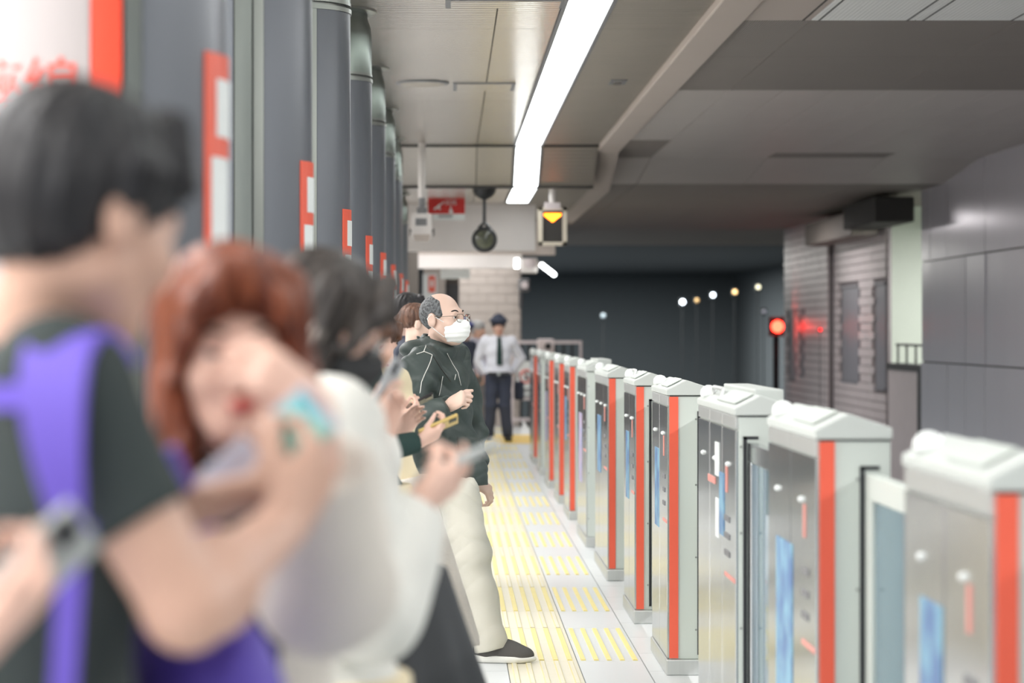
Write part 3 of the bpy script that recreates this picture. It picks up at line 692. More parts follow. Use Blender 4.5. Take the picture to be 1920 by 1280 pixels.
# ================================================================== implicit surfaces for people and clothes
def A(*p): return np.array(p, np.float32)
def unit(v): v = np.array(v, float); return v/np.linalg.norm(v)
class Model:
    "smooth union of tapered capsules and ellipsoids, meshed by surface nets into one skin"
    def __init__(s): s.p = []; s.post = []
    def cone(s, a, b, ra, rb, k=.02, op='add', fa=False, fb=False):
        s.p.append(('c', np.array(a, float), np.array(b, float), ra, rb, k, op, fa, fb)); return s
    def ell(s, c, r, R=None, k=.02, op='add'):
        s.p.append(('e', np.array(c, float), np.array(r, float), np.eye(3) if R is None else R, k, op)); return s
    def bounds(s, q):
        if q[0] == 'c':
            m = max(q[3], q[4]); return np.minimum(q[1], q[2])-m, np.maximum(q[1], q[2])+m
        m = np.abs(q[3]) @ q[2]; return q[1]-m, q[1]+m
    def field(s, h):
        bs = [s.bounds(q) for q in s.p if q[-3 if q[0] == 'c' else -1] == 'add']
        lo = np.min([b[0] for b in bs], 0)-4*h; hi = np.max([b[1] for b in bs], 0)+4*h
        n = np.ceil((hi-lo)/h).astype(int)+1
        ax = [(lo[i]+h*np.arange(n[i])).astype(np.float32) for i in range(3)]
        F = np.full(n, .3, np.float32)
        for q in s.p:
            k = q[5] if q[0] == 'c' else q[4]; op = q[6] if q[0] == 'c' else q[5]
            a, b = s.bounds(q); mg = 3*h+k
            i0 = np.clip(np.floor((a-mg-lo)/h).astype(int), 0, n); i1 = np.clip(np.ceil((b+mg-lo)/h).astype(int)+1, 0, n)
            if (i1 <= i0).any(): continue
            sl = tuple(slice(i0[j], i1[j]) for j in range(3))
            X = ax[0][sl[0]][:, None, None]; Y = ax[1][sl[1]][None, :, None]; Z = ax[2][sl[2]][None, None, :]
            if q[0] == 'c':
                pa, pb, ra, rb = q[1], q[2], q[3], q[4]; d = pb-pa; L2 = float(d@d)+1e-12; L = math.sqrt(L2)
                x, y, z = X-pa[0], Y-pa[1], Z-pa[2]
                t = (x*d[0]+y*d[1]+z*d[2])/L2; tc = np.clip(t, 0, 1)
                D = np.sqrt((x-tc*d[0])**2+(y-tc*d[1])**2+(z-tc*d[2])**2)-(ra+(rb-ra)*tc)
                if q[8]: D = np.maximum(D, (t-1)*L)
                if q[7]: D = np.maximum(D, -t*L)
            else:
                x, y, z = X-q[1][0], Y-q[1][1], Z-q[1][2]; R = q[3]; r = q[2]
                l = [x*R[0, j]+y*R[1, j]+z*R[2, j] for j in range(3)]
                k0 = np.sqrt((l[0]/r[0])**2+(l[1]/r[1])**2+(l[2]/r[2])**2)
                k1 = np.sqrt((l[0]/r[0]**2)**2+(l[1]/r[1]**2)**2+(l[2]/r[2]**2)**2)+1e-9
                D = np.where(k0 < 1e-4, -r.min(), k0*(k0-1)/k1)
            G = F[sl]
            if op == 'add':
                hh = np.maximum(k-np.abs(G-D), 0)/k; F[sl] = np.minimum(G, D)-hh*hh*k*.25
            else:
                D = -D; hh = np.maximum(k-np.abs(G-D), 0)/k; F[sl] = np.maximum(G, D)+hh*hh*k*.25
        XX, YY, ZZ = ax[0][:, None, None], ax[1][None, :, None], ax[2][None, None, :]
        for fn in s.post: F = fn(F, XX, YY, ZZ)
        return F.astype(np.float32), lo
    def build(s, name, mats, parent, h=.006, paint=None):
        F, lo = s.field(h)
        F[0] = F[-1] = .1; F[:, 0] = F[:, -1] = .1; F[:, :, 0] = F[:, :, -1] = .1
        S = F < 0; n = np.array(F.shape)
        cnt = np.zeros(n-1, np.uint8); off = [(i, j, k) for i in (0, 1) for j in (0, 1) for k in (0, 1)]
        for o in off: cnt += S[o[0]:n[0]-1+o[0], o[1]:n[1]-1+o[1], o[2]:n[2]-1+o[2]]
        idx = np.argwhere((cnt > 0) & (cnt < 8))
        f = np.stack([F[idx[:, 0]+o[0], idx[:, 1]+o[1], idx[:, 2]+o[2]] for o in off], 1)
        pos = np.zeros((len(idx), 3)); num = np.zeros(len(idx)); oa = np.array(off, float)
        for a in range(8):
            for bit in (4, 2, 1):
                if a & bit: continue
                b = a | bit; fa, fb = f[:, a], f[:, b]; cr = (fa < 0) != (fb < 0)
                t = np.where(cr, fa/np.where(cr, fa-fb, 1), 0)
                pos += np.where(cr[:, None], oa[a]+(oa[b]-oa[a])*t[:, None], 0); num += cr
        pos = lo+h*(idx+pos/num[:, None])
        ids = np.full(n-1, -1, np.int32); ids[idx[:, 0], idx[:, 1], idx[:, 2]] = np.arange(len(idx))
        quads = []
        for d in range(3):
            e1, e2 = [(1, 2), (2, 0), (0, 1)][d]
            sa = [slice(1, n[j]-1) for j in range(3)]; sb = list(sa)
            sa[d] = slice(0, n[d]-1); sb[d] = slice(1, n[d])
            c = S[tuple(sa)] != S[tuple(sb)]; w = np.argwhere(c)
            base = w.copy(); base[:, e1] += 1; base[:, e2] += 1
            ins = S[base[:, 0], base[:, 1], base[:, 2]]
            def cell(da, db):
                q = base.copy(); q[:, e1] -= da; q[:, e2] -= db; return ids[q[:, 0], q[:, 1], q[:, 2]]
            q = np.stack([cell(1, 1), cell(0, 1), cell(0, 0), cell(1, 0)], 1)
            q[~ins] = q[~ins][:, ::-1]; quads.append(q)
        Q = np.concatenate(quads); Q = Q[(Q >= 0).all(1)]
        # two light smoothing passes
        for _ in range(1):
            acc = np.zeros_like(pos); num = np.zeros(len(pos))
            for a in range(4):
                for b in ((a+1) % 4, (a+3) % 4):
                    np.add.at(acc, Q[:, a], pos[Q[:, b]]); np.add.at(num, Q[:, a], 1)
            pos = pos*.5+acc/np.maximum(num, 1)[:, None]*.5
        me = bpy.data.meshes.new(name); off_ = root_loc(parent)
        me.vertices.add(len(pos)); me.vertices.foreach_set('co', (pos-np.array(off_)).astype(np.float32).ravel())
        me.loops.add(len(Q)*4); me.loops.foreach_set('vertex_index', Q.astype(np.int32).ravel())
        me.polygons.add(len(Q)); me.polygons.foreach_set('loop_start', np.arange(0, len(Q)*4, 4, dtype=np.int32))
        ml = mats if isinstance(mats, (list, tuple)) else [mats]
        for m in ml: me.materials.append(m)
        if paint is not None:
            cen = pos[Q].mean(1); me.polygons.foreach_set('material_index', paint(cen).astype(np.int32))
        me.update(calc_edges=True); me.validate(); me.shade_smooth()
        o = bpy.data.objects.new(name, me); place(o, parent); return o

def plane_cut(pt, nrm, k=.004):
    "keeps the side the normal points away from"
    pt = np.array(pt, float); nrm = unit(nrm)
    return lambda F, X, Y, Z: np.maximum(F, (X-pt[0])*nrm[0]+(Y-pt[1])*nrm[1]+(Z-pt[2])*nrm[2])
def folds(amp, f1=38, f2=24, ph=0.0, box=None):
    def fn(F, X, Y, Z):
        wv = amp*(np.sin(f1*(Z+.45*X+.3*Y)+2.2*np.sin(9*X+7*Y+ph)+ph)*.6+np.sin(f2*(Z-.7*X+.5*Y)+1.8*np.sin(11*Z-8*Y+ph))*.5)
        return F+wv.astype(np.float32)
    return fn
def creases(amp, f=26, ph=0.0):
    def fn(F, X, Y, Z):
        a = np.sin(f*(Z+.6*X-.35*Y)+2.6*np.sin(7*X+9*Y+5*Z+ph)+ph); b = np.sin(f*.8*(Z-.75*X+.4*Y)+2.3*np.sin(8*Z-6*X+ph)); m = .5+.5*np.sin(9*X+6*Z-7*Y+ph*2)
        return F+(amp*((1-np.abs(a))**2*m+(1-np.abs(b))**2*(1-m))).astype(np.float32)
    return fn
def frame(fwd, up=(0, 0, 1), roll=0):
    f = unit(fwd); r = unit(np.cross(f, up)); u = np.cross(r, f)
    if roll:
        c, s_ = math.cos(roll), math.sin(roll); r, u = r*c+u*s_, u*c-r*s_
    return np.stack([r, f, u], 1)
def heading(yaw, pitch=0):
    a, p = math.radians(yaw), math.radians(pitch)
    return np.array([math.sin(a)*math.cos(p), math.cos(a)*math.cos(p), math.sin(p)])

def head(M, c, R, s=1.0, female=False, detail=True):
    W = lambda *p: c + R @ (s*np.array(p, float))
    E = lambda p, r, k=.02, op='add': M.ell(W(*p), s*np.array(r), R, k*s, op)
    K = lambda a, b, ra, rb, k=.015, op='add': M.cone(W(*a), W(*b), ra*s, rb*s, k*s, op)
    E((0, -.018, .035), (.074, .094, .083)); E((0, .03, -.025), (.064, .066, .08), .03)
    E((0, .052, -.092), (.034 if not female else .028, .032, .024), .03)
    for x in (-1, 1):
        K((x*.05, .0, -.055), (x*.022, .055, -.1), .02, .018, .03); E((x*.038, .062, -.028), (.026, .026, .022), .025)
    if detail:
        K((-.03, .08, .022), (.03, .08, .022), .013, .013, .02)
        K((0, .09, .012), (0, .111, -.03), .0075, .0125, .014)
        for x in (-1, 1):
            E((x*.012, .1, -.034), (.0095, .011, .008), .008); E((x*.032, .101, .004), (.019, .014, .0105), .014, 'sub')
            E((x*.081, -.012, -.005), (.011, .022, .034), .007); E((x*.095, -.007, .002), (.010, .013, .022), .005, 'sub')
            K((x*.019, .0875, .0095), (x*.047, .079, .0085), .0054, .005, .004); K((x*.02, .086, -.0065), (x*.046, .078, -.005), .0036, .0036, .004)
        E((0, .094, -.06), (.022, .0105, .006), .006); E((0, .091, -.0705), (.018, .0105, .007), .006)
        E((0, .103, -.0655), (.02, .004, .0014), .002, 'sub')
    return W
def eyes(parent, c, R, s, closed=.5):
    for x in (-1, 1):
        p = c+R@(s*np.array((x*.032, .0765, .003))); b = MB(); n = 14
        g = [(math.sin(a)*.0125*s, math.cos(a)*.0125*s) for a in np.linspace(0.02, math.pi-.02, 11)]
        vs = []; 
        for r, h in g:
            for k in range(n): vs.append(p+R@np.array((r*math.cos(2*math.pi*k/n), h, r*math.sin(2*math.pi*k/n))))
        for i in range(len(g)-1):
            b.mi = 1 if i < 3 else 0
            for k in range(n): pass
        b.v = [tuple(map(float, q)) for q in vs]
        for i in range(len(g)-1):
            for k in range(n):
                b.f.append((i*n+k, i*n+(k+1) % n, (i+1)*n+(k+1) % n, (i+1)*n+k)); b.m.append(1 if i < 2 else 0)
        b.f.append(tuple(range(n))); b.m.append(1)
        b.build('eye', [M_eye, M_iris], parent, smooth=True)
        q = [c+R@(s*np.array((x*(.016+.034*t), .092-.016*t*t, .026+.006*math.sin(t*2.6)))) for t in np.linspace(0, 1, 6)]
        MB().tube(q, [.0028*s, .004*s, .0042*s, .004*s, .003*s, .0016*s], 7).build('eyebrow', M_brow, parent, smooth=True)

def hand(M, w, d, n, side, curl=(35, 40, 25), s=1.0, thumb=None, spread=.1, fcurl=None):
    "five fingers on a palm: w wrist, d direction of the metacarpals, n where the palm looks"
    d = unit(d); n = np.array(n, float); n = unit(n-d*np.dot(n, d)); t = np.cross(d, n)*(1 if side == 'R' else -1)
    mc = [(.030, .086), (.010, .090), (-.011, .085), (-.030, .076)]
    ln = [(.042, .026, .021), (.046, .029, .022), (.042, .027, .021), (.034, .021, .019)]
    rr = [.0088, .0090, .0086, .0076]; k = .010*s
    for i in range(4):
        root = w+t*mc[i][0]*.45*s+d*.012*s; mcp = w+t*mc[i][0]*s*.86+d*mc[i][1]*s
        M.cone(root, mcp, .0150*s, .0112*s, .016*s)
        p = mcp; a = 0; cv = fcurl[i] if fcurl else curl
        for j in range(3):
            a += math.radians(cv[j]); dd = math.cos(a)*d+math.sin(a)*n+t*spread*(1.5-i)*.35*(1 if j == 0 else .4); dd = unit(dd)
            q = p+dd*ln[i][j]*s; r0 = rr[i]*(1-.09*j)*s; M.cone(p, q, r0, r0*.93, .004*s); p = q
    th = thumb or (.8, .62, .3)
    p0 = w+d*.022*s+t*.018*s; d1 = unit(t*th[0]+d*th[1]+n*th[2]); p1 = p0+d1*.045*s
    M.cone(p0, p1, .0155*s, .0118*s, .014*s)
    d2 = unit(t*th[0]*.35+d*(th[1]+.35)+n*(th[2]+.12)); p2 = p1+d2*.034*s; M.cone(p1, p2, .0104*s, .0094*s, .005*s)
    d3 = unit(d2*.8+n*.25-t*.15); M.cone(p2, p2+d3*.026*s, .0094*s, .0078*s, .004*s)
    M.ell(w+d*.045*s, np.array((.034, .045, .014))*s, np.stack([t, d, n], 1), .012*s)

def joints(x, y, h=1.7, yaw=90, lean=(0, 0), female=False, hips=(0, 0), head_yaw=None, head_pitch=0, roll=0):
    s = h/1.72; f = heading(yaw); r = np.array([f[1], -f[0], 0]); b = np.array([x, y, 0.0]); up = np.array([0, 0, 1.0])
    hp = b+np.array([hips[0], hips[1], .93*s]); nk = hp+up*.50*s+np.array([lean[0], lean[1], 0])-f*.012
    J = dict(s=s, f=f, r=r, pelvis=hp, neck=nk, female=female)
    sw = (.155 if female else .178)*s; u = unit(nk-hp)
    for sd, q in (('R', 1), ('L', -1)):
        J['sh'+sd] = nk-u*.055*s+r*sw*q; J['hip'+sd] = hp+r*.085*s*q-up*.04*s
        J['an'+sd] = b+r*.09*s*q+up*.085*s; J['kn'+sd] = (J['hip'+sd]+J['an'+sd])/2+f*.03*s; J['toe'+sd] = f
        J['wr'+sd] = J['sh'+sd]-up*.50*s+f*.06*s+r*.05*q*s
        J['hint'+sd] = -f+r*.5*q-up*.4
    J['head'] = nk+up*.145*s+f*.03*s
    J['hf'] = heading(yaw if head_yaw is None else head_yaw, head_pitch); J['roll'] = roll
    return J
def solve_arm(J, sd):
    if 'el'+sd in J: return J['el'+sd]
    s = J['s']; a, w = J['sh'+sd], J['wr'+sd]; L1, L2 = .285*s, .255*s
    v = w-a; D = np.linalg.norm(v); 
    if D > (L1+L2)*.995: L1 *= D/(L1+L2)*1.01; L2 *= D/(.285*s+.255*s)*1.01
    v = v/D; x = (L1*L1-L2*L2+D*D)/(2*D); hgt = math.sqrt(max(L1*L1-x*x, 1e-6))
    hn = np.array(J['hint'+sd], float); hn = hn-v*np.dot(hn, v); hn /= np.linalg.norm(hn)
    J['el'+sd] = a+v*x+hn*hgt; return J['el'+sd]
def torso(M, J, e=0.0, neckless=False):
    s = J['s']; p, n = J['pelvis'], J['neck']; u = unit(n-p); r = unit(J['r']-u*np.dot(J['r'], u)); f = np.cross(u, r); R = np.stack([r, f, u], 1)
    fe = J['female']; L = np.linalg.norm(n-p)/(.5*s)
    M.ell(p, (np.array((.168 if fe else .16, .115, .125))*s+e), R, .05)
    M.ell(p+u*.15*s*L, (np.array((.125 if fe else .142, .094, .15))*s+e), R, .06)
    M.ell(p+u*.32*s*L, (np.array((.142 if fe else .162, .108, .16))*s+e), R, .06)
    for q in (1, -1):
        sh = J['shR'] if q > 0 else J['shL']
        M.cone(n-u*.06*s+r*.04*s*q, sh, (.062)*s+e*.8, (.052 if not fe else .046)*s+e*.9, .05)
        if fe: M.ell(p+u*.33*s*L+r*.062*s*q+f*.075*s, np.array((.055, .05, .055))*s+e*.7, R, .03)
    return R
def limbs(M, J, arms=True, legs=True, e=0.0):
    s = J['s']; fe = (.9 if J['female'] else 1)*J.get('armk', 1)
    for sd in 'RL':
        if arms:
            el = solve_arm(J, sd); M.cone(J['sh'+sd], el, .050*s*fe, .038*s*fe, .02); M.cone(el, J['wr'+sd], .039*s*fe, .0255*s*fe, .015)
            m = el+(J['wr'+sd]-el)*.28; M.ell(m, np.array((.039, .039, .05))*s*fe, None, .03)
        if legs:
            M.cone(J['hip'+sd], J['kn'+sd], .083*s, .052*s, .03); M.cone(J['kn'+sd], J['an'+sd], .05*s, .034*s, .02)
            M.ell(J['kn'+sd]+(J['an'+sd]-J['kn'+sd])*.3-J['f']*.015, np.array((.05, .05, .09))*s, None, .03)
            M.cone(J['an'+sd]-np.array((0, 0, .045)), J['an'+sd]-np.array((0, 0, .052))+J['toe'+sd]*.13*s, .03*s, .026*s, .02)

SK = (226, 186, 164)
M_skin = mat('skin_mat', (212, 182, 166), .5, var=.05, scale=14)
M_skin2 = mat('skin_pale_mat', (228, 188, 170), .5, var=.04, scale=14)
M_skin3 = mat('skin_tan_mat', (206, 166, 146), .5, var=.05, scale=14)
M_lips = mat('lips_mat', (200, 92, 88), .4)
M_eye = mat('eye_white_mat', (225, 222, 218), .2); M_iris = mat('iris_mat', (34, 26, 22), .15); M_brow = mat('eyebrow_mat', (44, 40, 38), .8)

def hairmat(name, c1, c2): return mat(name, c1, .42, var=.1, scale=60, col2=c2, stretch=(1, 1, .08), bump=.5, bscale=90, spec=.4)
M_hblack = hairmat('hair_black_mat', (34, 34, 37), (50, 49, 50))
M_hdark = hairmat('hair_dark_mat', (44, 40, 38), (70, 64, 60))
M_hbrown = hairmat('hair_brown_mat', (74, 52, 42), (104, 74, 58))
M_hred = hairmat('hair_auburn_mat', (96, 48, 34), (140, 78, 52))
M_hgrey = mat('hair_grey_mat', (62, 64, 66), .6, col2=(112, 116, 118), scale=90, bump=.6, bscale=150)
M_hwhite = mat('hair_silver_mat', (150, 150, 150), .6, col2=(190, 190, 188), scale=120, bump=.4, bscale=150)

def strands(c, R, amp, fq=46):
    def fn(F, X, Y, Z):
        x, y, z = X-c[0], Y-c[1], Z-c[2]
        lx = x*R[0, 0]+y*R[1, 0]+z*R[2, 0]; ly = x*R[0, 1]+y*R[1, 1]+z*R[2, 1]; lz = x*R[0, 2]+y*R[1, 2]+z*R[2, 2]
        a = np.arctan2(lx, ly+.0001)
        return F+(amp*(np.sin(fq*a+14*lz)*.6+np.sin(fq*.43*a-9*lz+1)*.7)*np.clip((lx*lx+ly*ly)/.003, 0, 1)).astype(np.float32)
    return fn
def hair(kind, c, R, s, m, parent, h=.006):
    M = Model(); W = lambda *p: c+R@(s*np.array(p, float))
    E = lambda p, r, k=.02, op='add': M.ell(W(*p), s*np.array(r), R, k*s, op)
    K = lambda a, b, ra, rb, k=.015, op='add': M.cone(W(*a), W(*b), ra*s, rb*s, k*s, op)
    if kind == 'balding':
        E((0, -.018, .03), (.080, .1, .088))
        M.post.append(plane_cut(W(0, .036, .03), R@np.array((0, 1, .32)))); M.post.append(plane_cut(W(0, -.02, .102), R@np.array((0, .5, 1))))
        M.post.append(plane_cut(W(0, -.07, -.06), R@np.array((0, .35, -1))))
        E((.0775, -.010, -.012), (.02, .026, .034), .008, 'sub'); E((-.0775, -.010, -.012), (.02, .026, .034), .008, 'sub')
    elif kind == 'short':
        E((0, -.018, .045), (.089, .110, .092)); E((0, -.06, .0), (.078, .065, .075), .03)
        for x in np.linspace(-.06, .06, 7): K((x*.8, .05, .105), (x*1.15, .104-abs(x)*.5, .052), .022, .008, .012)
        for x in (-1, 1): K((x*.078, .01, .05), (x*.078, .02, -.0), .018, .008, .012); K((x*.082, -.015, .045), (x*.087, -.012, .014), .022, .012, .015)
        E((0, .125, -.05), (.082, .085, .085), .012, 'sub'); E((0, -.06, -.12), (.09, .09, .05), .01, 'sub')
    elif kind in ('bob', 'long', 'bowl'):
        E((0, -.015, .042), (.088, .108, .09)); L = {'bob': -.135, 'long': -.33, 'bowl': -.07}[kind]
        for x in (-1, 1):
            K((x*.07, -.005, .06), (x*.082, .012, L*.55), .034, .030, .03); K((x*.082, .012, L*.55), (x*.076, .02, L), .030, .018, .02)
            K((x*.055, -.06, .03), (x*.06, -.06, L), .045, .032, .03)
            if kind == 'long':
                K((x*.08, .02, -.05), (x*.088, .075, -.2), .026, .026, .02); K((x*.088, .075, -.2), (x*.08, .125, -.36), .026, .016, .02)
            K((x*.012, .08, .112), (x*.055, .094, .062), .016, .016, .02); K((x*.055, .094, .062), (x*.082, .06, -.03), .016, .012, .02)
        K((0, -.08, .0), (0, -.07, L), .05, .04, .03)
        if kind != 'long':
            for x in np.linspace(-.04, .04, 9): K((x*.8, .082, .1), (x*1.3, .100-abs(x)*.25, .052), .008, .004, .012)
        else:
            for x in (-.028, -.012, .01, .026): K((x*.6, .087, .1), (x*1.5, .102, .066), .010, .004, .01)
        E((0, .115, -.046), (.066, .07, .108), .015, 'sub')
    elif kind == 'tied':
        E((0, -.018, .043), (.084, .107, .088)); E((0, -.115, .01), (.04, .045, .04), .02)
        for x in np.linspace(-.05, .05, 5): K((x*.8, .055, .1), (x*1.2, .098-abs(x)*.4, .05), .018, .008, .012)
        E((0, .115, -.055), (.07, .085, .09), .012, 'sub'); E((0, -.04, -.1), (.09, .09, .05), .01, 'sub')
    M.post.append(strands(c, R, .0012 if kind == 'balding' else (.0030 if kind in ('bob', 'long') else .0026)))
    return M.build('hair', m, parent, h)

def person(name, label, J, base, hm=None, hk=None, skin=None, top=None, bottom=None, shoes=None, hands=None, h=.007, detail=True, sleeve='long', group=None, hems=None, noneck=False):
    """top = dict(mat, e, hem, arm=(r_shoulder, r_elbow, r_cuff), fold); bottom = dict(kind, mat, ...)"""
    t = thing(name, base, label, 'person', group); s = J['s']; skin = skin or M_skin
    J['R'] = R = frame(J['hf'], roll=J['roll']); hc = J['head']; hs = s*(.96 if J['female'] else 1.0)
    M = Model(); torso(M, J); limbs(M, J)
    u = unit(J['neck']-J['pelvis'])
    M.cone(J['neck']-u*.04*s, hc+R@np.array((0, -.022*s, -.06*s)), .056*s*(.88 if J['female'] else 1), .05*s*(.88 if J['female'] else 1), .03)
    for sd in 'RL':
        hd = (hands or {}).get(sd)
        d = unit(J['wr'+sd]-J['el'+sd])
        if hd is None: hd = dict(n=-J['r'] if sd == 'R' else J['r'])
        hand(M, J['wr'+sd], hd.get('d', d), hd['n'], sd, hd.get('curl', (25, 30, 20)), s*(.93 if J['female'] else 1), hd.get('thumb'), hd.get('spread', .1), hd.get('fcurl'))
    head(M, hc, R, hs, J['female'], detail)
    lipc = hc+R@(hs*np.array((0, .1, -.066)))
    def paint(cn):
        q = (cn-lipc)@R; return ((q[:, 0]/(.021*hs))**2+(q[:, 1]/(.018*hs))**2+(q[:, 2]/(.0105*hs))**2 < 1).astype(int)
    M.build('body', [skin, M_lips], t, h, paint)
    if detail: eyes(t, hc, R, hs)
    if hk: hair(hk, hc, R, hs, hm, t, max(h*.8, .0045))
    if top:
        M = Model(); e = top.get('e', .018); torso(M, J, e); a = top.get('arm', (.066, .056, .044))
        for sd in 'RL':
            sh, el, wr = J['sh'+sd], J['el'+sd], J['wr'+sd]
            if top.get('sleeve', 'long') == 'long':
                M.cone(sh, el, a[0]*s, a[1]*s, .03); M.cone(el, el+(wr-el)*top.get('cuff', .97), a[1]*s, a[2]*s, .02, fb=True)
            else: M.cone(sh, sh+(el-sh)*top.get('cuff', .62), a[0]*s, a[1]*s, .03, fb=True)
        if top.get('neck', True): M.cone(J['neck']-u*.06*s, J['neck']+u*top.get('collar', .02)*s, .078*s, .066*s, .03, fb=True)
        if top.get('hem') is not None:
            hp = J['pelvis']; Rt = np.stack([J['r'], J['f'], np.array((0, 0, 1.0))], 1)
            if top['hem'] < hp[2]-.1: M.cone(hp+u*.02, np.array((hp[0], hp[1], top['hem']-.01))+np.array(top.get('hemoff', (0, 0, 0))), .15*s+e*.6, top.get('hemr', .165)*s+e*.5, .06)
            M.post.append(lambda F, X, Y, Z: np.maximum(F, top['hem']-Z))
        M.post.append(folds(top.get('fold', .003), top.get('f1', 38), top.get('f2', 24), ph=hc[0]*30))
        for fn in top.get('post', []): M.post.append(fn)
        o = M.build(top.get('name', 'shirt'), top['mat'], t, top.get('h', h)); J['top_o'] = o
    if bottom:
        if bottom['kind'] == 'trousers':
            M = Model(); hp = J['pelvis']; Rt = np.stack([J['r'], J['f'], np.array((0, 0, 1.0))], 1)
            M.ell(hp, np.array((.172, .128, .13))*s, Rt, .04)
            for sd in 'RL':
                M.cone(J['hip'+sd], J['kn'+sd], bottom.get('r0', .102)*s, bottom.get('r1', .076)*s, .03)
                M.cone(J['kn'+sd], J['an'+sd]+np.array((0, 0, -.03)), bottom.get('r1', .076)*s, bottom.get('r2', .066)*s, .03, fb=True)
            M.post.append(lambda F, X, Y, Z: np.maximum(F, Z-(hp[2]+.10*s)))
            M.post.append(folds(bottom.get('fold', .004), 30, 20, ph=1.0+hp[0]*9))
            for fn in bottom.get('post', []): M.post.append(fn)
            M.build('trousers', bottom['mat'], t, bottom.get('h', h))
        else:
            M = Model(); hp = J['pelvis']; c = np.array((hp[0], hp[1], 0)); zw = hp[2]+.09*s; zh = bottom['hem']
            M.cone(c+A(0, 0, zw), c+A(0, 0, zh)+np.array(bottom.get('off', (0, 0, 0))), .178*s, bottom.get('r', .27), .03, fa=True, fb=True)
            def pleat(F, X, Y, Z, c=c, zw=zw): 
                an = np.arctan2(X-c[0], Y-c[1]); return F+(.012*np.sin(13*an)*np.clip((zw-Z)/.5, 0, 1)).astype(np.float32)
            M.post.append(pleat); M.build('skirt', bottom['mat'], t, max(h, .008))
    if shoes:
        for sd in 'RL': shoe(t, J['an'+sd], J['toe'+sd], s, shoes, h)
    return t, hc, R, hs
def shoe(t, an, d, s, m, h):
    d = unit((d[0], d[1], 0)); z = np.array((0, 0, 1.0)); b = np.array((an[0], an[1], an[2]-.085*s)); r = np.cross(d, z); R = np.stack([r, d, z], 1)
    hh = min(h, .005)
    M = Model(); M.ell(b-d*.03*s+z*.055*s, np.array((.040, .055, .048))*s, R, .03); M.ell(b+d*.05*s+z*.055*s, np.array((.044, .09, .054))*s, R, .03)
    M.ell(b+d*.125*s+z*.036*s, np.array((.045, .072, .042))*s, R, .03); M.cone(b-d*.02*s+z*.05*s, b-d*.015*s+z*.125*s, .046*s, .042*s, .02, fb=True)
    M.post.append(lambda F, X, Y, Z: np.maximum(F, b[2]+.022*s-Z)); o = M.build('shoe', m[0], t, hh)
    M = Model(); M.ell(b-d*.025*s+z*.02*s, np.array((.043, .062, .026))*s, R, .03); M.ell(b+d*.11*s+z*.02*s, np.array((.048, .098, .024))*s, R, .04); M.cone(b-d*.03*s+z*.015*s, b+d*.1*s+z*.015*s, .04*s, .042*s, .02)
    M.post.append(lambda F, X, Y, Z: np.maximum(np.maximum(F, b[2]+.001-Z), Z-(b[2]+.034*s+.02*s*np.clip(-((X-b[0])*d[0]+(Y-b[1])*d[1])/.08, 0, .6)))); M.build('sole', m[1], o, hh)

def surf(o, pts, lift=.002):
    "points of photo pixels laid on the surface of a garment, seen from the camera"
    me = o.data; off = np.array(root_loc(o)); vs = [tuple(np.array(v.co)+off) for v in me.vertices]; fs = [tuple(p.vertices) for p in me.polygons]
    bv = BVHTree.FromPolygons(vs, fs); e = Vector((0, 0, EYE)); out = []
    for (u, v) in pts:
        d = Vector(P(u, v, 1.0))-e; d.normalize(); hit = bv.ray_cast(e, d)
        if hit[0] is not None: out.append((np.array(hit[0]+hit[1]*lift), np.array(hit[1])))
    return out
def dense(pts, n=6):
    out = []
    for (a, b) in zip(pts[:-1], pts[1:]):
        for k in range(n): out.append((a[0]+(b[0]-a[0])*k/n, a[1]+(b[1]-a[1])*k/n))
    return out+[pts[-1]]
def phone(label, c, long_, wide, L=.148, W=.072, th=.009, back=(200, 204, 206), screen=(40, 42, 46), name='smartphone', case=None):
    "smartphone: long_ = long axis, wide = width axis; the screen looks along long x wide"
    l, wv = unit(long_), np.array(wide, float); wv = unit(wv-l*np.dot(wv, l)); n = np.cross(l, wv)
    t = thing(name, c, label, 'phone')
    MB().obox(c, (l, wv, n), (L/2, W/2, th/2)).build('phone_body', mat('phone_back_%d_%d_%d' % back, back, .3), t, bevel=.004)
    MB().obox(np.array(c)+n*(th/2+.0004), (l, wv, n), (L/2-.004, W/2-.004, .0006)).build('screen', mat('phone_screen_%d_%d_%d' % screen, screen, .12), t)
    q = np.array(c)-n*(th/2+.001)+l*(L/2-.022)-wv*(W/2-.02)
    MB().obox(q, (l, wv, n), (.014, .013, .0012)).build('camera_bump', mat('phone_lens_mat', (40, 40, 44), .2), t, bevel=.002)
    return t, l, wv, n
def mask(parent, c, R, s, m, h=.004, straps=True):
    M = Model(); W = lambda *p: c+R@(s*np.array(p, float))
    M.ell(W(0, .048, -.058), np.array((.0715, .083, .062))*s, R); M.cone(W(0, .09, -.005), W(0, .118, -.035), .012*s, .016*s, .03*s)
    M.post.append(plane_cut(W(0, .046, -.055), R@np.array((0, -1, .12)))); M.post.append(plane_cut(W(0, .10, -.008), R@np.array((0, .1, 1))))
    def pl(F, X, Y, Z):
        lz = (X-c[0])*R[0, 2]+(Y-c[1])*R[1, 2]+(Z-c[2])*R[2, 2]; return F+(.0011*s*np.tanh(3*np.sin((lz/s+.06)*2*math.pi/.021))).astype(np.float32)
    M.post.append(pl); o = M.build('face_mask', m, parent, h)
    if straps:
        for x in (-1, 1):
            MB().tube([W(x*.066, .044, -.018), W(x*.078, .015, .004), W(x*.087, -.008, .022), W(x*.089, -.03, .004)], .0016*s, 6).tube([W(x*.064, .04, -.085), W(x*.074, .012, -.06), W(x*.085, -.012, -.035), W(x*.09, -.03, .004)], .0016*s, 6).build('ear_loop', M_paper, o)
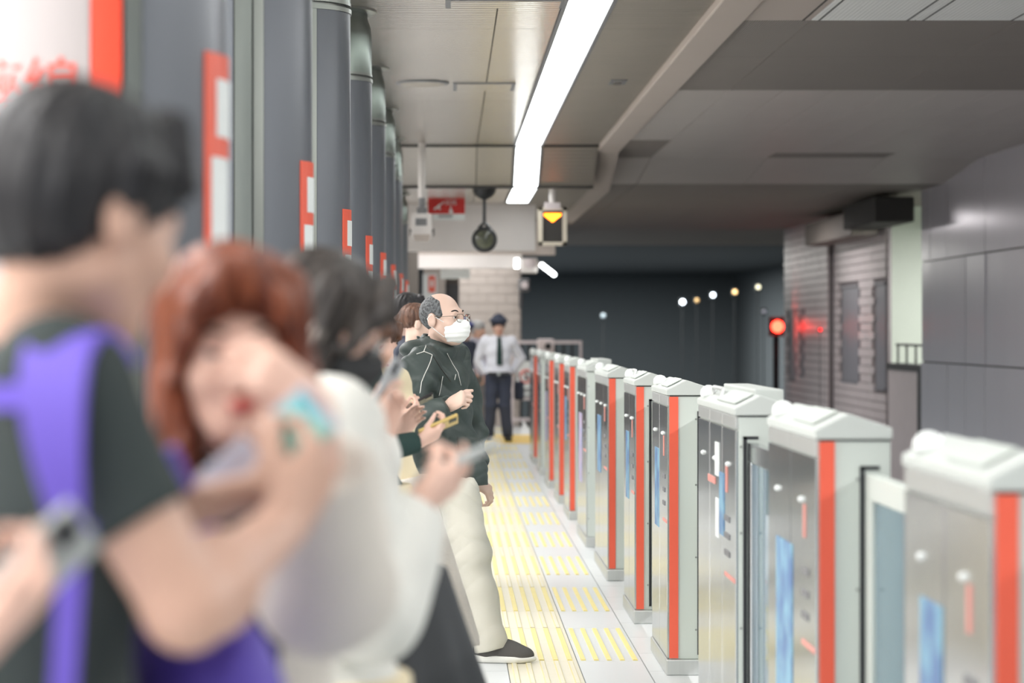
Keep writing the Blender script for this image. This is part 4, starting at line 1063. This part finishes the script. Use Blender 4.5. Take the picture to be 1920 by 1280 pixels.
def glasses(parent, c, R, s, m):
    W = lambda *p: c+R@(s*np.array(p, float)); b = MB(); g = MB(); n = 26
    for x in (-1, 1):
        ring = []
        for k in range(n+1):
            a = 2*math.pi*k/n; ca, sa = math.cos(a), math.sin(a); e = .55
            ring.append(W(x*.033+.0245*math.copysign(abs(ca)**e, ca), .116-abs(x*.033+.0245*ca)*.12, -.004+.0185*math.copysign(abs(sa)**e, sa)))
        b.tube(ring, .0013*s, 6, cap=False)
        k0 = len(g.v); ctr = np.mean(ring[:-1], 0); g.add([ctr]+[ctr+(q-ctr)*.97 for q in ring[:-1]], [(0, 1+k, 1+(k+1) % n) for k in range(n)])
        b.tube([W(x*.058, .109, .003), W(x*.073, .098, .006), W(x*.081, .03, .008), W(x*.084, -.012, .012), W(x*.083, -.028, -.006)], .0014*s, 6)
    b.tube([W(-.0085, .1155, .002), W(0, .119, .005), W(.0085, .1155, .002)], .0013*s, 6)
    o = b.build('glasses', m, parent, smooth=True)
    g.build('lens', mat('lens_glass_mat', (240, 244, 244), .02, trans=1.0, ior=1.12), o)
# ================================================================== the people on the platform
cloth = lambda n, c, **k: mat(n, c, k.pop('rough', .85), var=k.pop('var', .05), scale=k.pop('scale', 6), bump=k.pop('bump', .15), bscale=k.pop('bscale', 300), **k)
M_jacket = cloth('dark_nylon_mat', (57, 67, 64), rough=.55, bscale=40)
M_chino = cloth('beige_cotton_mat', (204, 201, 189))
M_sneak = mat('shoe_grey_knit_mat', (84, 82, 80), .8, bump=.3, bscale=250); M_sole = mat('shoe_sole_white_mat', (224, 224, 218), .6)
M_shoeb = mat('shoe_black_mat', (38, 38, 40), .4); M_soleb = mat('shoe_sole_black_mat', (30, 30, 32), .7)
M_maskw = mat('mask_white_mat', (238, 240, 238), .8, var=.02); M_maskb = mat('mask_black_mat', (52, 53, 54), .8)
M_navy = cloth('navy_wool_mat', (58, 64, 80)); M_wshirt = cloth('white_shirt_mat', (226, 228, 236)); M_gshirt = cloth('grey_shirt_mat', (168, 166, 176)); M_gtrs = cloth('grey_trousers_mat', (118, 118, 122))
M_cream = cloth('cream_knit_mat', (222, 221, 214), bump=.5, bscale=120); M_cream2 = cloth('ivory_knit_mat', (214, 207, 197), bump=.5, bscale=120)
M_tee = cloth('dark_green_tee_mat', (54, 62, 61)); M_purple = cloth('purple_nylon_mat', (112, 92, 200), rough=.6); M_purpled = cloth('deep_purple_nylon_mat', (88, 70, 170), rough=.6)
M_blackc = cloth('black_cloth_mat', (54, 56, 58)); M_green = cloth('bottle_green_mat', (34, 58, 54)); M_beige = cloth('oatmeal_mat', (222, 208, 176))
M_denim = cloth('denim_mat', (74, 84, 104)); M_pipe = mat('reflective_piping_mat', (206, 206, 200), .4)
M_wire = mat('spectacle_wire_mat', (120, 110, 98), .3, .9)

# ---- the man in the mask, sharp in the middle of the row
J = joints(-.035, 11.2, 1.74, 106, lean=(-.04, .0), hips=(.01, 0), head_yaw=122, head_pitch=4)
J['head'] = P(831, 598, 11.2); J['neck'] = P(814, 652, 11.25)
J['shR'] = P(788, 688, 11.05); J['shL'] = P(850, 676, 11.38)
J['elR'] = P(772, 792, 10.98); J['wrR'] = P(842, 761, 10.92)
J['elL'] = P(878, 795, 11.5); J['wrL'] = P(889, 900, 11.45)
J['pelvis'] = P(838, 868, 11.22)
J['hipR'] = P(850, 890, 11.14); J['hipL'] = P(828, 890, 11.32)
J['knR'] = P(884, 1045, 11.10); J['anR'] = P(921, 1203, 11.10); J['toeR'] = unit((.98, -.16, 0))
J['knL'] = P(822, 1040, 11.36); J['anL'] = P(806, 1190, 11.40); J['toeL'] = unit((.95, .2, 0))
J['anR'][2] = .086; J['anL'][2] = .086
t, hc, R, hs = person('person', 'balding man in white mask, glasses and dark jacket with pale piping, standing in focus', J, (0, 11.2, 0), M_hgrey, 'balding', M_skin,
    dict(mat=M_jacket, name='jacket', e=.032, hem=EYE-(912-620)*11.2/FPX, arm=(.08, .084, .062), fold=.013, f1=44, f2=29, post=[creases(.0075, 30, .7)], collar=.055, cuff=.99, hemr=.16, h=.005, hemoff=(.02, 0, 0)),
    dict(kind='trousers', mat=M_chino, r0=.106, r1=.088, r2=.078, fold=.008, post=[creases(.005, 34, 2.0)], h=.006), (M_sneak, M_sole),
    dict(R=dict(d=(.68, -.55, .45), n=(-.3, .75, -.5), curl=(75, 90, 45), thumb=(.5, .6, .5)), L=dict(d=(.72, -.2, -.5), n=(-.3, .5, -.75), curl=(45, 55, 30))), h=.0045)
jk = J['top_o']
for nm, px in (('piping', [(781, 664), (795, 659), (810, 665), (807, 677), (797, 700), (790, 717), (787, 737)]), ('piping', [(799, 648), (794, 660)]), ('piping', [(830, 705), (827, 722), (823, 742)]), ('collar_seam', [(812, 668), (826, 690), (845, 715)]), ('zip', [(838, 662), (848, 682), (858, 698), (864, 722)]), ('piping', [(854, 702), (852, 712)]), ('seam', [(858, 820), (860, 850), (862, 900)])):
    q = surf(jk, dense(px))
    if len(q) > 2: MB().tube([a for a, b in q], .0021 if nm == 'piping' else .0016, 6).build(nm, M_pipe if nm in ('piping', 'zip') else M_gap, t, smooth=True)
# jacket collar standing round the neck
M = Model(); nb = J['neck']; M.cone(nb+A(.0, 0, -.03), nb+A(.022, -.01, .042), .088, .078, .02, fb=True); M.cone(nb+A(.022, -.01, .06), nb+A(.0, 0, -.05), .062, .066, .008, 'sub')
M.cone(nb+A(.10, -.06, .07), nb+A(.07, -.03, -.04), .05, .02, .01, 'sub'); M.ell(nb+A(-.085, .0, -.01), (.08, .08, .045), None, .03)
M.post.append(folds(.003, 40, 30)); M.build('collar', M_jacket, t, .005)
mask(t, hc, R, hs, M_maskw, .0035); glasses(t, hc, R, hs, M_wire)

# ---- near man with the purple backpack worn in front
J = joints(-.46, 2.56, 1.78, 56, head_yaw=44, head_pitch=-16); J['armk'] = 1.06
J['head'] = P(156, 408, 2.52); J['neck'] = np.array((-.455, 2.57, 1.50))
J['shR'] = P(112, 712, 2.42); J['elR'] = P(350, 1140, 2.42); J['wrR'] = P(528, 985, 2.64)
J['shL'] = np.array((-.56, 2.73, 1.455)); J['wrL'] = P(342, 958, 2.66); J['hintL'] = (-.4, .5, -1)
t, hc, R, hs = person('person', 'blurred black-haired man in dark green T-shirt nearest the camera at the left', J, (-.46, 2.56, 0), M_hblack, 'short', M_skin3,
    dict(mat=M_tee, name='t_shirt', e=.012, hem=.84, sleeve='short', cuff=.62, arm=(.060, .056, 0), fold=.003, neck=True, collar=0.0),
    dict(kind='trousers', mat=M_blackc), (M_shoeb, M_soleb),
    dict(R=dict(d=(.45, .45, .75), n=(-.75, .3, -.1), curl=(50, 55, 30), thumb=(.5, .7, .5)), L=dict(d=(.8, .1, .22), n=(.1, .35, .9), curl=(45, 55, 30))), h=.006)
phone('pale blue smartphone with a turquoise patch held by the near man', P(500, 848, 2.715), (.72, .0, .62), (.55, -.3, -.65), L=.165, W=.066, th=.012, back=(186, 190, 206), screen=(196, 198, 214))
ph = bpy.data.objects[[o.name for o in C.objects if o.get('label', '').startswith('pale blue smartphone')][0]]
cpos = P(560, 806, 2.705); l = unit((.72, 0, .62)); wv = unit(np.array((.55, -.3, -.65))-l*np.dot(l, (.55, -.3, -.65))); nn = np.cross(l, wv)
MB().obox(cpos-nn*.003, (l, wv, nn), (.028, .028, .0095)).build('turquoise_sticker', mat('turquoise_mat', (120, 214, 226), .4, col2=(160, 214, 196), scale=25), ph)
bp = thing('backpack', (-.3, 2.68, .9), 'purple backpack worn on the chest of the near man', 'backpack')
bc = np.array((-.285, 2.70, 1.0)); f = heading(56); r = np.array((f[1], -f[0], 0)); Rb = np.stack([r, f, A(0, 0, 1)], 1)
M = Model(); M.ell(bc, (.165, .10, .24), Rb); M.ell(bc+A(0, 0, -.1), (.16, .11, .16), Rb, .05); M.ell(bc+f*.07+A(0, 0, -.08), (.12, .05, .12), Rb, .02); M.post.append(folds(.004, 30, 22)); M.build('bag', M_purpled, bp, .008)
path = [P(235, 660, 2.46), P(165, 622, 2.42), P(115, 645, 2.37), P(98, 730, 2.34), P(106, 850, 2.33), P(124, 960, 2.335), P(132, 1010, 2.34)]
nr = [(.3, -.5, 1), (.1, -.4, 1), (-.1, -.8, .6), (-.1, -1, .1), (0, -1, 0), (.1, -1, 0), (.1, -1, 0)]
MB().ribbon(spl(path), spl(nr), [float(q[0]) for q in spl([(w_, 0) for w_ in (.055, .062, .066, .064, .05, .034, .026)])], .014).build('shoulder_strap', M_purple, bp, smooth='auto')
MB().ribbon([P(132, 1000, 2.335), P(130, 1100, 2.34), P(124, 1200, 2.35), P(118, 1300, 2.36), P(140, 1420, 2.42)], [(.1, -1, 0)]*5, .026, .006).build('webbing', M_purple, bp, bevel=.001)
MB().obox(P(133, 1005, 2.33), ((1, 0, 0), (0, 1, 0), (0, 0, 1)), (.022, .006, .014)).build('buckle', M_purpled, bp, bevel=.003)
MB().ribbon([P(120, 745, 2.345), P(60, 742, 2.35), P(-40, 745, 2.37)], [(0, -1, 0)]*3, .026, .006).build('cross_strap', M_purple, bp, bevel=.001)
MB().ribbon([P(300, 850, 2.62), P(330, 920, 2.64), P(380, 1010, 2.66)], [(.3, -1, .2)]*3, .04, .012).build('far_strap', M_purple, bp, bevel=.003)

# ---- forearm of someone cut off by the left edge
J = joints(-.78, 1.72, 1.68, 60, female=True, head_yaw=60, head_pitch=-20)
J['elR'] = P(-250, 1350, 1.95); J['wrR'] = P(-50, 1205, 2.10); J['hintL'] = (0, .2, -1); J['wrL'] = np.array((-.58, 2.0, 1.2))
person('person', 'person at the extreme left edge, only a bare forearm and hand in view', J, (-.78, 1.72, 0), M_hdark, 'bob', M_skin2,
    dict(mat=M_blackc, name='shirt', e=.02, hem=.85, sleeve='short', cuff=.6, arm=(.07, .07, 0)), dict(kind='trousers', mat=M_denim), (M_shoeb, M_soleb),
    dict(R=dict(d=(.55, .65, .45), n=(-.3, .4, .8), curl=(50, 60, 40))), h=.008)
phone('small grey smartphone in the hand at the bottom left edge', P(70, 1065, 2.17), (.6, .35, .6), (.3, .5, -.6), L=.12, W=.062, back=(176, 180, 178), screen=(150, 154, 152))

# ---- woman with long auburn hair, hand at her nose
J = joints(-.30, 3.12, 1.70, 158, female=True, head_yaw=168, head_pitch=-10, roll=-.06)
J['head'] = P(434, 640, 2.99); J['neck'] = P(415, 850, 3.10)
J['shR'] = np.array((-.46, 3.08, 1.31)); J['shL'] = np.array((-.155, 3.16, 1.31))
J['elL'] = P(610, 1100, 2.92); J['wrL'] = P(596, 782, 2.79); J['wrR'] = np.array((-.42, 2.98, .86))
t, hc, R, hs = person('person', 'woman with long auburn hair touching her nose with her hand', J, (-.30, 3.12, 0), M_hred, 'long', M_skin2,
    dict(mat=M_cream2, name='cardigan', e=.022, hem=.72, arm=(.07, .085, .06), fold=.004, cuff=.72, hemr=.19), dict(kind='skirt', mat=M_blackc, hem=.3, r=.22), (M_shoeb, M_soleb),
    dict(L=dict(d=(-.74, .05, .66), n=(-.35, .85, -.3), curl=(22, 45, 30), thumb=(.35, .8, .4))), h=.005)
M = Model(); torso(M, J, .027); M.post.append(plane_cut(J['neck']+A(0, 0, -.005), (0, .1, 1)))
r = J['r']; c0 = J['neck']; M.post.append(plane_cut(c0+r*.05, r)); M.post.append(plane_cut(c0-r*.045, -r)); M.build('black_top', M_blackc, t, .007)

# ---- woman in the cream sweater, black mask, looking down at her phone
J = joints(-.23, 3.92, 1.63, 88, female=True, head_yaw=92, head_pitch=-24)
J['head'] = P(609, 603, 4.02); J['neck'] = P(592, 735, 4.05)
J['shR'] = P(618, 800, 3.78); J['elR'] = P(690, 1130, 3.74); J['wrR'] = P(788, 935, 3.84); J['shL'] = P(630, 800, 4.06); J['wrL'] = np.array((-.06, 4.05, 1.22))
t, hc, R, hs = person('person', 'woman with dark bob, black mask and cream knitted sweater looking down at a phone', J, (-.23, 3.92, 0), M_hdark, 'bob', M_skin2,
    dict(mat=M_cream, name='sweater', e=.03, hem=.70, arm=(.082, .094, .062), fold=.007, f1=26, f2=18, cuff=.92, collar=.02, hemr=.19), dict(kind='skirt', mat=M_beige, hem=.3, r=.24), (M_shoeb, M_soleb),
    dict(R=dict(d=(.62, .62, .38), n=(-.15, .75, .55), curl=(40, 60, 35), thumb=(.4, .8, .45)), L=dict(n=(0, -.2, 1))), h=.005)
mask(t, hc, R, hs, M_maskb, .005); glasses(t, hc, R, hs, M_wire)
b = MB()
W = lambda *p: hc+R@(hs*np.array(p, float))
for k in range(5): b.tube([W(.088, -.03+.012*k, .045), W(.104, -.03+.011*k, -.02), W(.110, -.03+.01*k, -.09), W(.10, -.03+.01*k, -.135)], [.003, .005, .005, .002], 6)
b.build('hair_highlights', mat('hair_highlight_mat', (168, 158, 150), .5), t, smooth=True)
phone('white smartphone held low by the woman in the cream sweater', P(856, 866, 3.92), (.83, .15, .36), (.15, .9, -.1), back=(196, 200, 198), screen=(120, 124, 126))

# ---- woman behind her: black flared skirt, phone raised
J = joints(-.17, 5.65, 1.60, 86, female=True, head_yaw=90, head_pitch=-22)
J['head'] = P(645, 636, 5.65); J['neck'] = P(622, 722, 5.68)
J['shR'] = P(620, 762, 5.55); J['wrR'] = P(703, 808, 5.40); J['hintR'] = (-.3, -.5, -1); J['wrL'] = P(722, 815, 5.62); J['hintL'] = (-.2, .5, -1)
t, hc, R, hs = person('person', 'brown-haired woman in black flared skirt, raised phone in hand, half hidden', J, (-.17, 5.65, 0), M_hbrown, 'bob', M_skin2,
    dict(mat=cloth('pale_blouse_mat', (222, 220, 214)), name='blouse', e=.016, hem=.9, arm=(.055, .05, .042), sleeve='short', cuff=.7), dict(kind='skirt', mat=M_blackc, hem=.25, r=.30, off=(.10, 0, 0)), (M_shoeb, M_soleb),
    dict(R=dict(d=(.12, .2, .95), n=(.75, .5, .1), curl=(20, 45, 30), thumb=(.4, .9, .5)), L=dict(d=(.2, -.1, .95), n=(.3, -.8, .1), curl=(40, 50, 30))), h=.006)
MB().obox(P(766, 1074, 5.45), ((1, 0, 0), (0, 1, 0), (0, 0, 1)), (.012, .004, .008)).build('red_tag', M_redtxt, t)
phone('grey smartphone held upright and tilted in front of the masked woman', P(722, 732, 5.42), (.42, .1, .88), (.3, .9, -.2), L=.15, W=.07, back=(176, 178, 180), screen=(150, 152, 156))

# ---- person in bottle green sleeves with a gold phone
J = joints(-.30, 8.45, 1.64, 90, female=True, head_yaw=92, head_pitch=-20)
J['head'] = P(682, 604, 8.45); J['neck'] = P(668, 668, 8.46)
J['shR'] = P(662, 690, 8.30); J['elR'] = P(690, 850, 8.24); J['wrR'] = P(784, 828, 8.34); J['shL'] = P(668, 690, 8.62); J['elL'] = P(690, 840, 8.7); J['wrL'] = P(744, 815, 8.58)
person('person', 'person in bottle green sleeves holding a gold phone, head hidden behind the masked woman', J, (-.30, 8.45, 0), M_hdark, 'tied', M_skin2,
    dict(mat=M_green, name='jacket', e=.02, hem=.78, arm=(.058, .052, .040), fold=.003, cuff=.96), dict(kind='skirt', mat=M_beige, hem=.35, r=.22, off=(.06, 0, 0)), (M_shoeb, M_soleb),
    dict(R=dict(d=(.85, .1, .42), n=(-.2, .5, .8), curl=(30, 50, 35), thumb=(.45, .8, .5)), L=dict(d=(.6, -.15, .65), n=(.6, -.3, .6), curl=(15, 25, 20), thumb=(.8, .5, .3))), h=.0045)
phone('gold smartphone above the bottle green sleeves', P(822, 799, 8.36), (.86, .15, .36), (.3, .85, -.25), back=(206, 178, 112), screen=(70, 84, 88), th=.012)

# ---- brown-haired person in pale top with a black phone
J = joints(-.24, 9.25, 1.60, 90, female=True, head_yaw=62, head_pitch=-32)
J['head'] = P(702, 636, 9.25); J['neck'] = P(734, 688, 9.36)
J['shR'] = P(684, 722, 9.15); J['shL'] = P(722, 718, 9.5); J['elR'] = P(700, 800, 9.05); J['wrR'] = P(738, 790, 9.12); J['elL'] = P(722, 815, 9.45); J['wrL'] = P(750, 782, 9.36)
person('person', 'brown-haired person in pale top with bare nape, holding a black phone', J, (-.24, 9.25, 0), M_hbrown, 'tied', M_skin2,
    dict(mat=M_beige, name='top', e=.004, hem=.7, arm=(.05, .046, .036), cuff=.85, collar=-.03), dict(kind='skirt', mat=M_cream2, hem=.3, r=.26, off=(.1, 0, 0)), (M_shoeb, M_soleb),
    dict(R=dict(d=(.9, .1, .38), n=(-.1, .6, .7), curl=(35, 50, 35), thumb=(.4, .8, .5)), L=dict(d=(.7, -.1, .6), n=(.3, -.7, .4), curl=(45, 60, 35), thumb=(.5, .8, .4))), h=.0045)
phone('black smartphone held in two hands in front of the dark jacket', P(780, 757, 9.22), (.86, .1, .44), (.2, .9, -.15), back=(46, 44, 46), screen=(50, 50, 54))

# ---- two more queueing behind the man in the mask
J = joints(-.20, 13.3, 1.62, 96, female=True, head_yaw=80, head_pitch=-6)
J['head'] = P(783, 608, 13.3); J['neck'] = P(776, 652, 13.3)
person('person', 'person with tied brown hair just behind the balding man', J, (-.20, 13.3, 0), M_hbrown, 'tied', M_skin, dict(mat=M_blackc, name='jacket', e=.02, hem=.8), dict(kind='trousers', mat=M_blackc), (M_shoeb, M_soleb), None, h=.008)
J = joints(-.23, 14.6, 1.72, 92, head_yaw=84, head_pitch=-4)
J['head'] = P(770, 590, 14.6); J['neck'] = P(762, 636, 14.6)
person('person', 'black-haired person farthest back in the row beside the columns', J, (-.23, 14.6, 0), M_hblack, 'short', M_skin, dict(mat=M_navy, name='jacket', e=.02, hem=.8), dict(kind='trousers', mat=M_blackc), (M_shoeb, M_soleb), None, h=.008)

# ---- station officer and the men near the far end
def cap_hat(t, c, R, s, m):
    W = lambda *p: c+R@(s*np.array(p, float)); M = Model()
    M.ell(W(0, -.01, .088), np.array((.13, .145, .04))*s, R); M.cone(W(0, -.01, .05), W(0, -.01, .085), .094*s, .098*s, .02, fa=True)
    M.ell(W(0, .085, .05), np.array((.075, .055, .009))*s, R, .01); o = M.build('cap', m, t, .007)
    MB().lathe(W(0, .105, .075), [(.002, -.018), (.02, 0), (.002, .018)], 10).build('cap_badge', mat('badge_mat', (200, 190, 150), .3, .8), o)
    MB().tube([W(.088*math.sin(a), -.01+.104*math.cos(a), .056) for a in np.linspace(-1.6, 1.6, 12)], .006*s, 6).build('cap_band', mat('cap_band_mat', (66, 86, 150), .5), o)
J = joints(.68, 33.3, 1.72, 176, head_yaw=172, head_pitch=-3)
J['wrR'] = np.array((.52, 33.42, .92)); J['wrL'] = np.array((.86, 33.42, .92)); J['hintR'] = (-1, .4, 0); J['hintL'] = (1, .4, 0)
J['kn'+'R'][0] -= .02; J['an'+'R'][0] -= .05; J['an'+'L'][0] += .04
t, hc, R, hs = person('person', 'station officer in peaked cap, white shirt and dark tie facing the camera', J, (.68, 33.3, 0), M_hblack, 'short', M_skin3,
    dict(mat=M_wshirt, name='shirt', e=.022, hem=.93, arm=(.075, .07, .05), fold=.004), dict(kind='trousers', mat=M_navy, r0=.105, r1=.082, r2=.075), (M_shoeb, M_soleb), None, h=.0075)
cap_hat(t, hc, R, hs, M_navy)
nk = J['neck']; f = J['f']
tb = [nk+f*(.105)+A(0, 0, .0), nk+f*.145+A(0, 0, -.1), nk+f*.155+A(0, 0, -.22), nk+f*.15+A(0, 0, -.38)]
MB().ribbon(tb, [f]*4, [.05, .06, .075, .08], .012).build('tie', M_green, t)
MB().box((.53, 33.12, .915), (.83, 33.17, .955)).build('belt', M_blackc, t); MB().box((.655, 33.11, .91), (.705, 33.125, .96)).build('belt_buckle', M_steel, t)
bg = thing('shoulder_bag', (.98, 33.4, .7), 'dark bag hanging behind the station officer', 'bag')
MB().box((.90, 33.50, .56), (1.04, 33.62, .82)).build('bag_body', M_navy, bg, bevel=.03); MB().tube([(.92, 33.56, .8), (.95, 33.54, .97), (1.0, 33.56, .8)], .012, 6).build('bag_strap', M_navy, bg)
J = joints(.40, 34.3, 1.68, 150, head_yaw=100, head_pitch=-6)
J['wrL'] = np.array((.50, 34.1, .86)); J['wrR'] = np.array((.30, 34.0, .95))
person('person', 'silver-haired man in grey shirt and grey trousers beside the officer', J, (.40, 34.3, 0), M_hwhite, 'short', M_skin3, dict(mat=M_gshirt, name='shirt', e=.02, hem=.88, arm=(.07, .066, .05)), dict(kind='trousers', mat=M_gtrs, r0=.105, r1=.086, r2=.08), (M_shoeb, M_soleb), None, h=.0085)
J = joints(.18, 30.6, 1.66, 130, head_yaw=130, head_pitch=-8)
J['wrL'] = P(874, 712, 30.3); J['wrR'] = np.array((.12, 30.35, .97))
t, hc, R, hs = person('person', 'person in navy cap and dark jacket behind the balding man, holding white paper', J, (.18, 30.6, 0), M_hdark, 'short', M_skin, dict(mat=M_navy, name='jacket', e=.02, hem=.78), dict(kind='trousers', mat=M_gtrs), (M_shoeb, M_soleb), None, h=.0085)
cap_hat(t, hc, R, hs, mat('cap_blue_mat', (56, 62, 110), .7))
p = P(874, 700, 30.2); tp = thing('paper_bundle', p, 'white folded paper held up behind the balding man', 'paper')
MB().box((p[0]-.07, p[1]-.02, p[2]-.06), (p[0]+.08, p[1]+.03, p[2]+.055)).build('sheet', M_paper, tp, bevel=.004); MB().box((p[0]-.06, p[1]-.026, p[2]-.05), (p[0]+.085, p[1]-.021, p[2]+.04)).build('top_sheet', M_paper, tp)
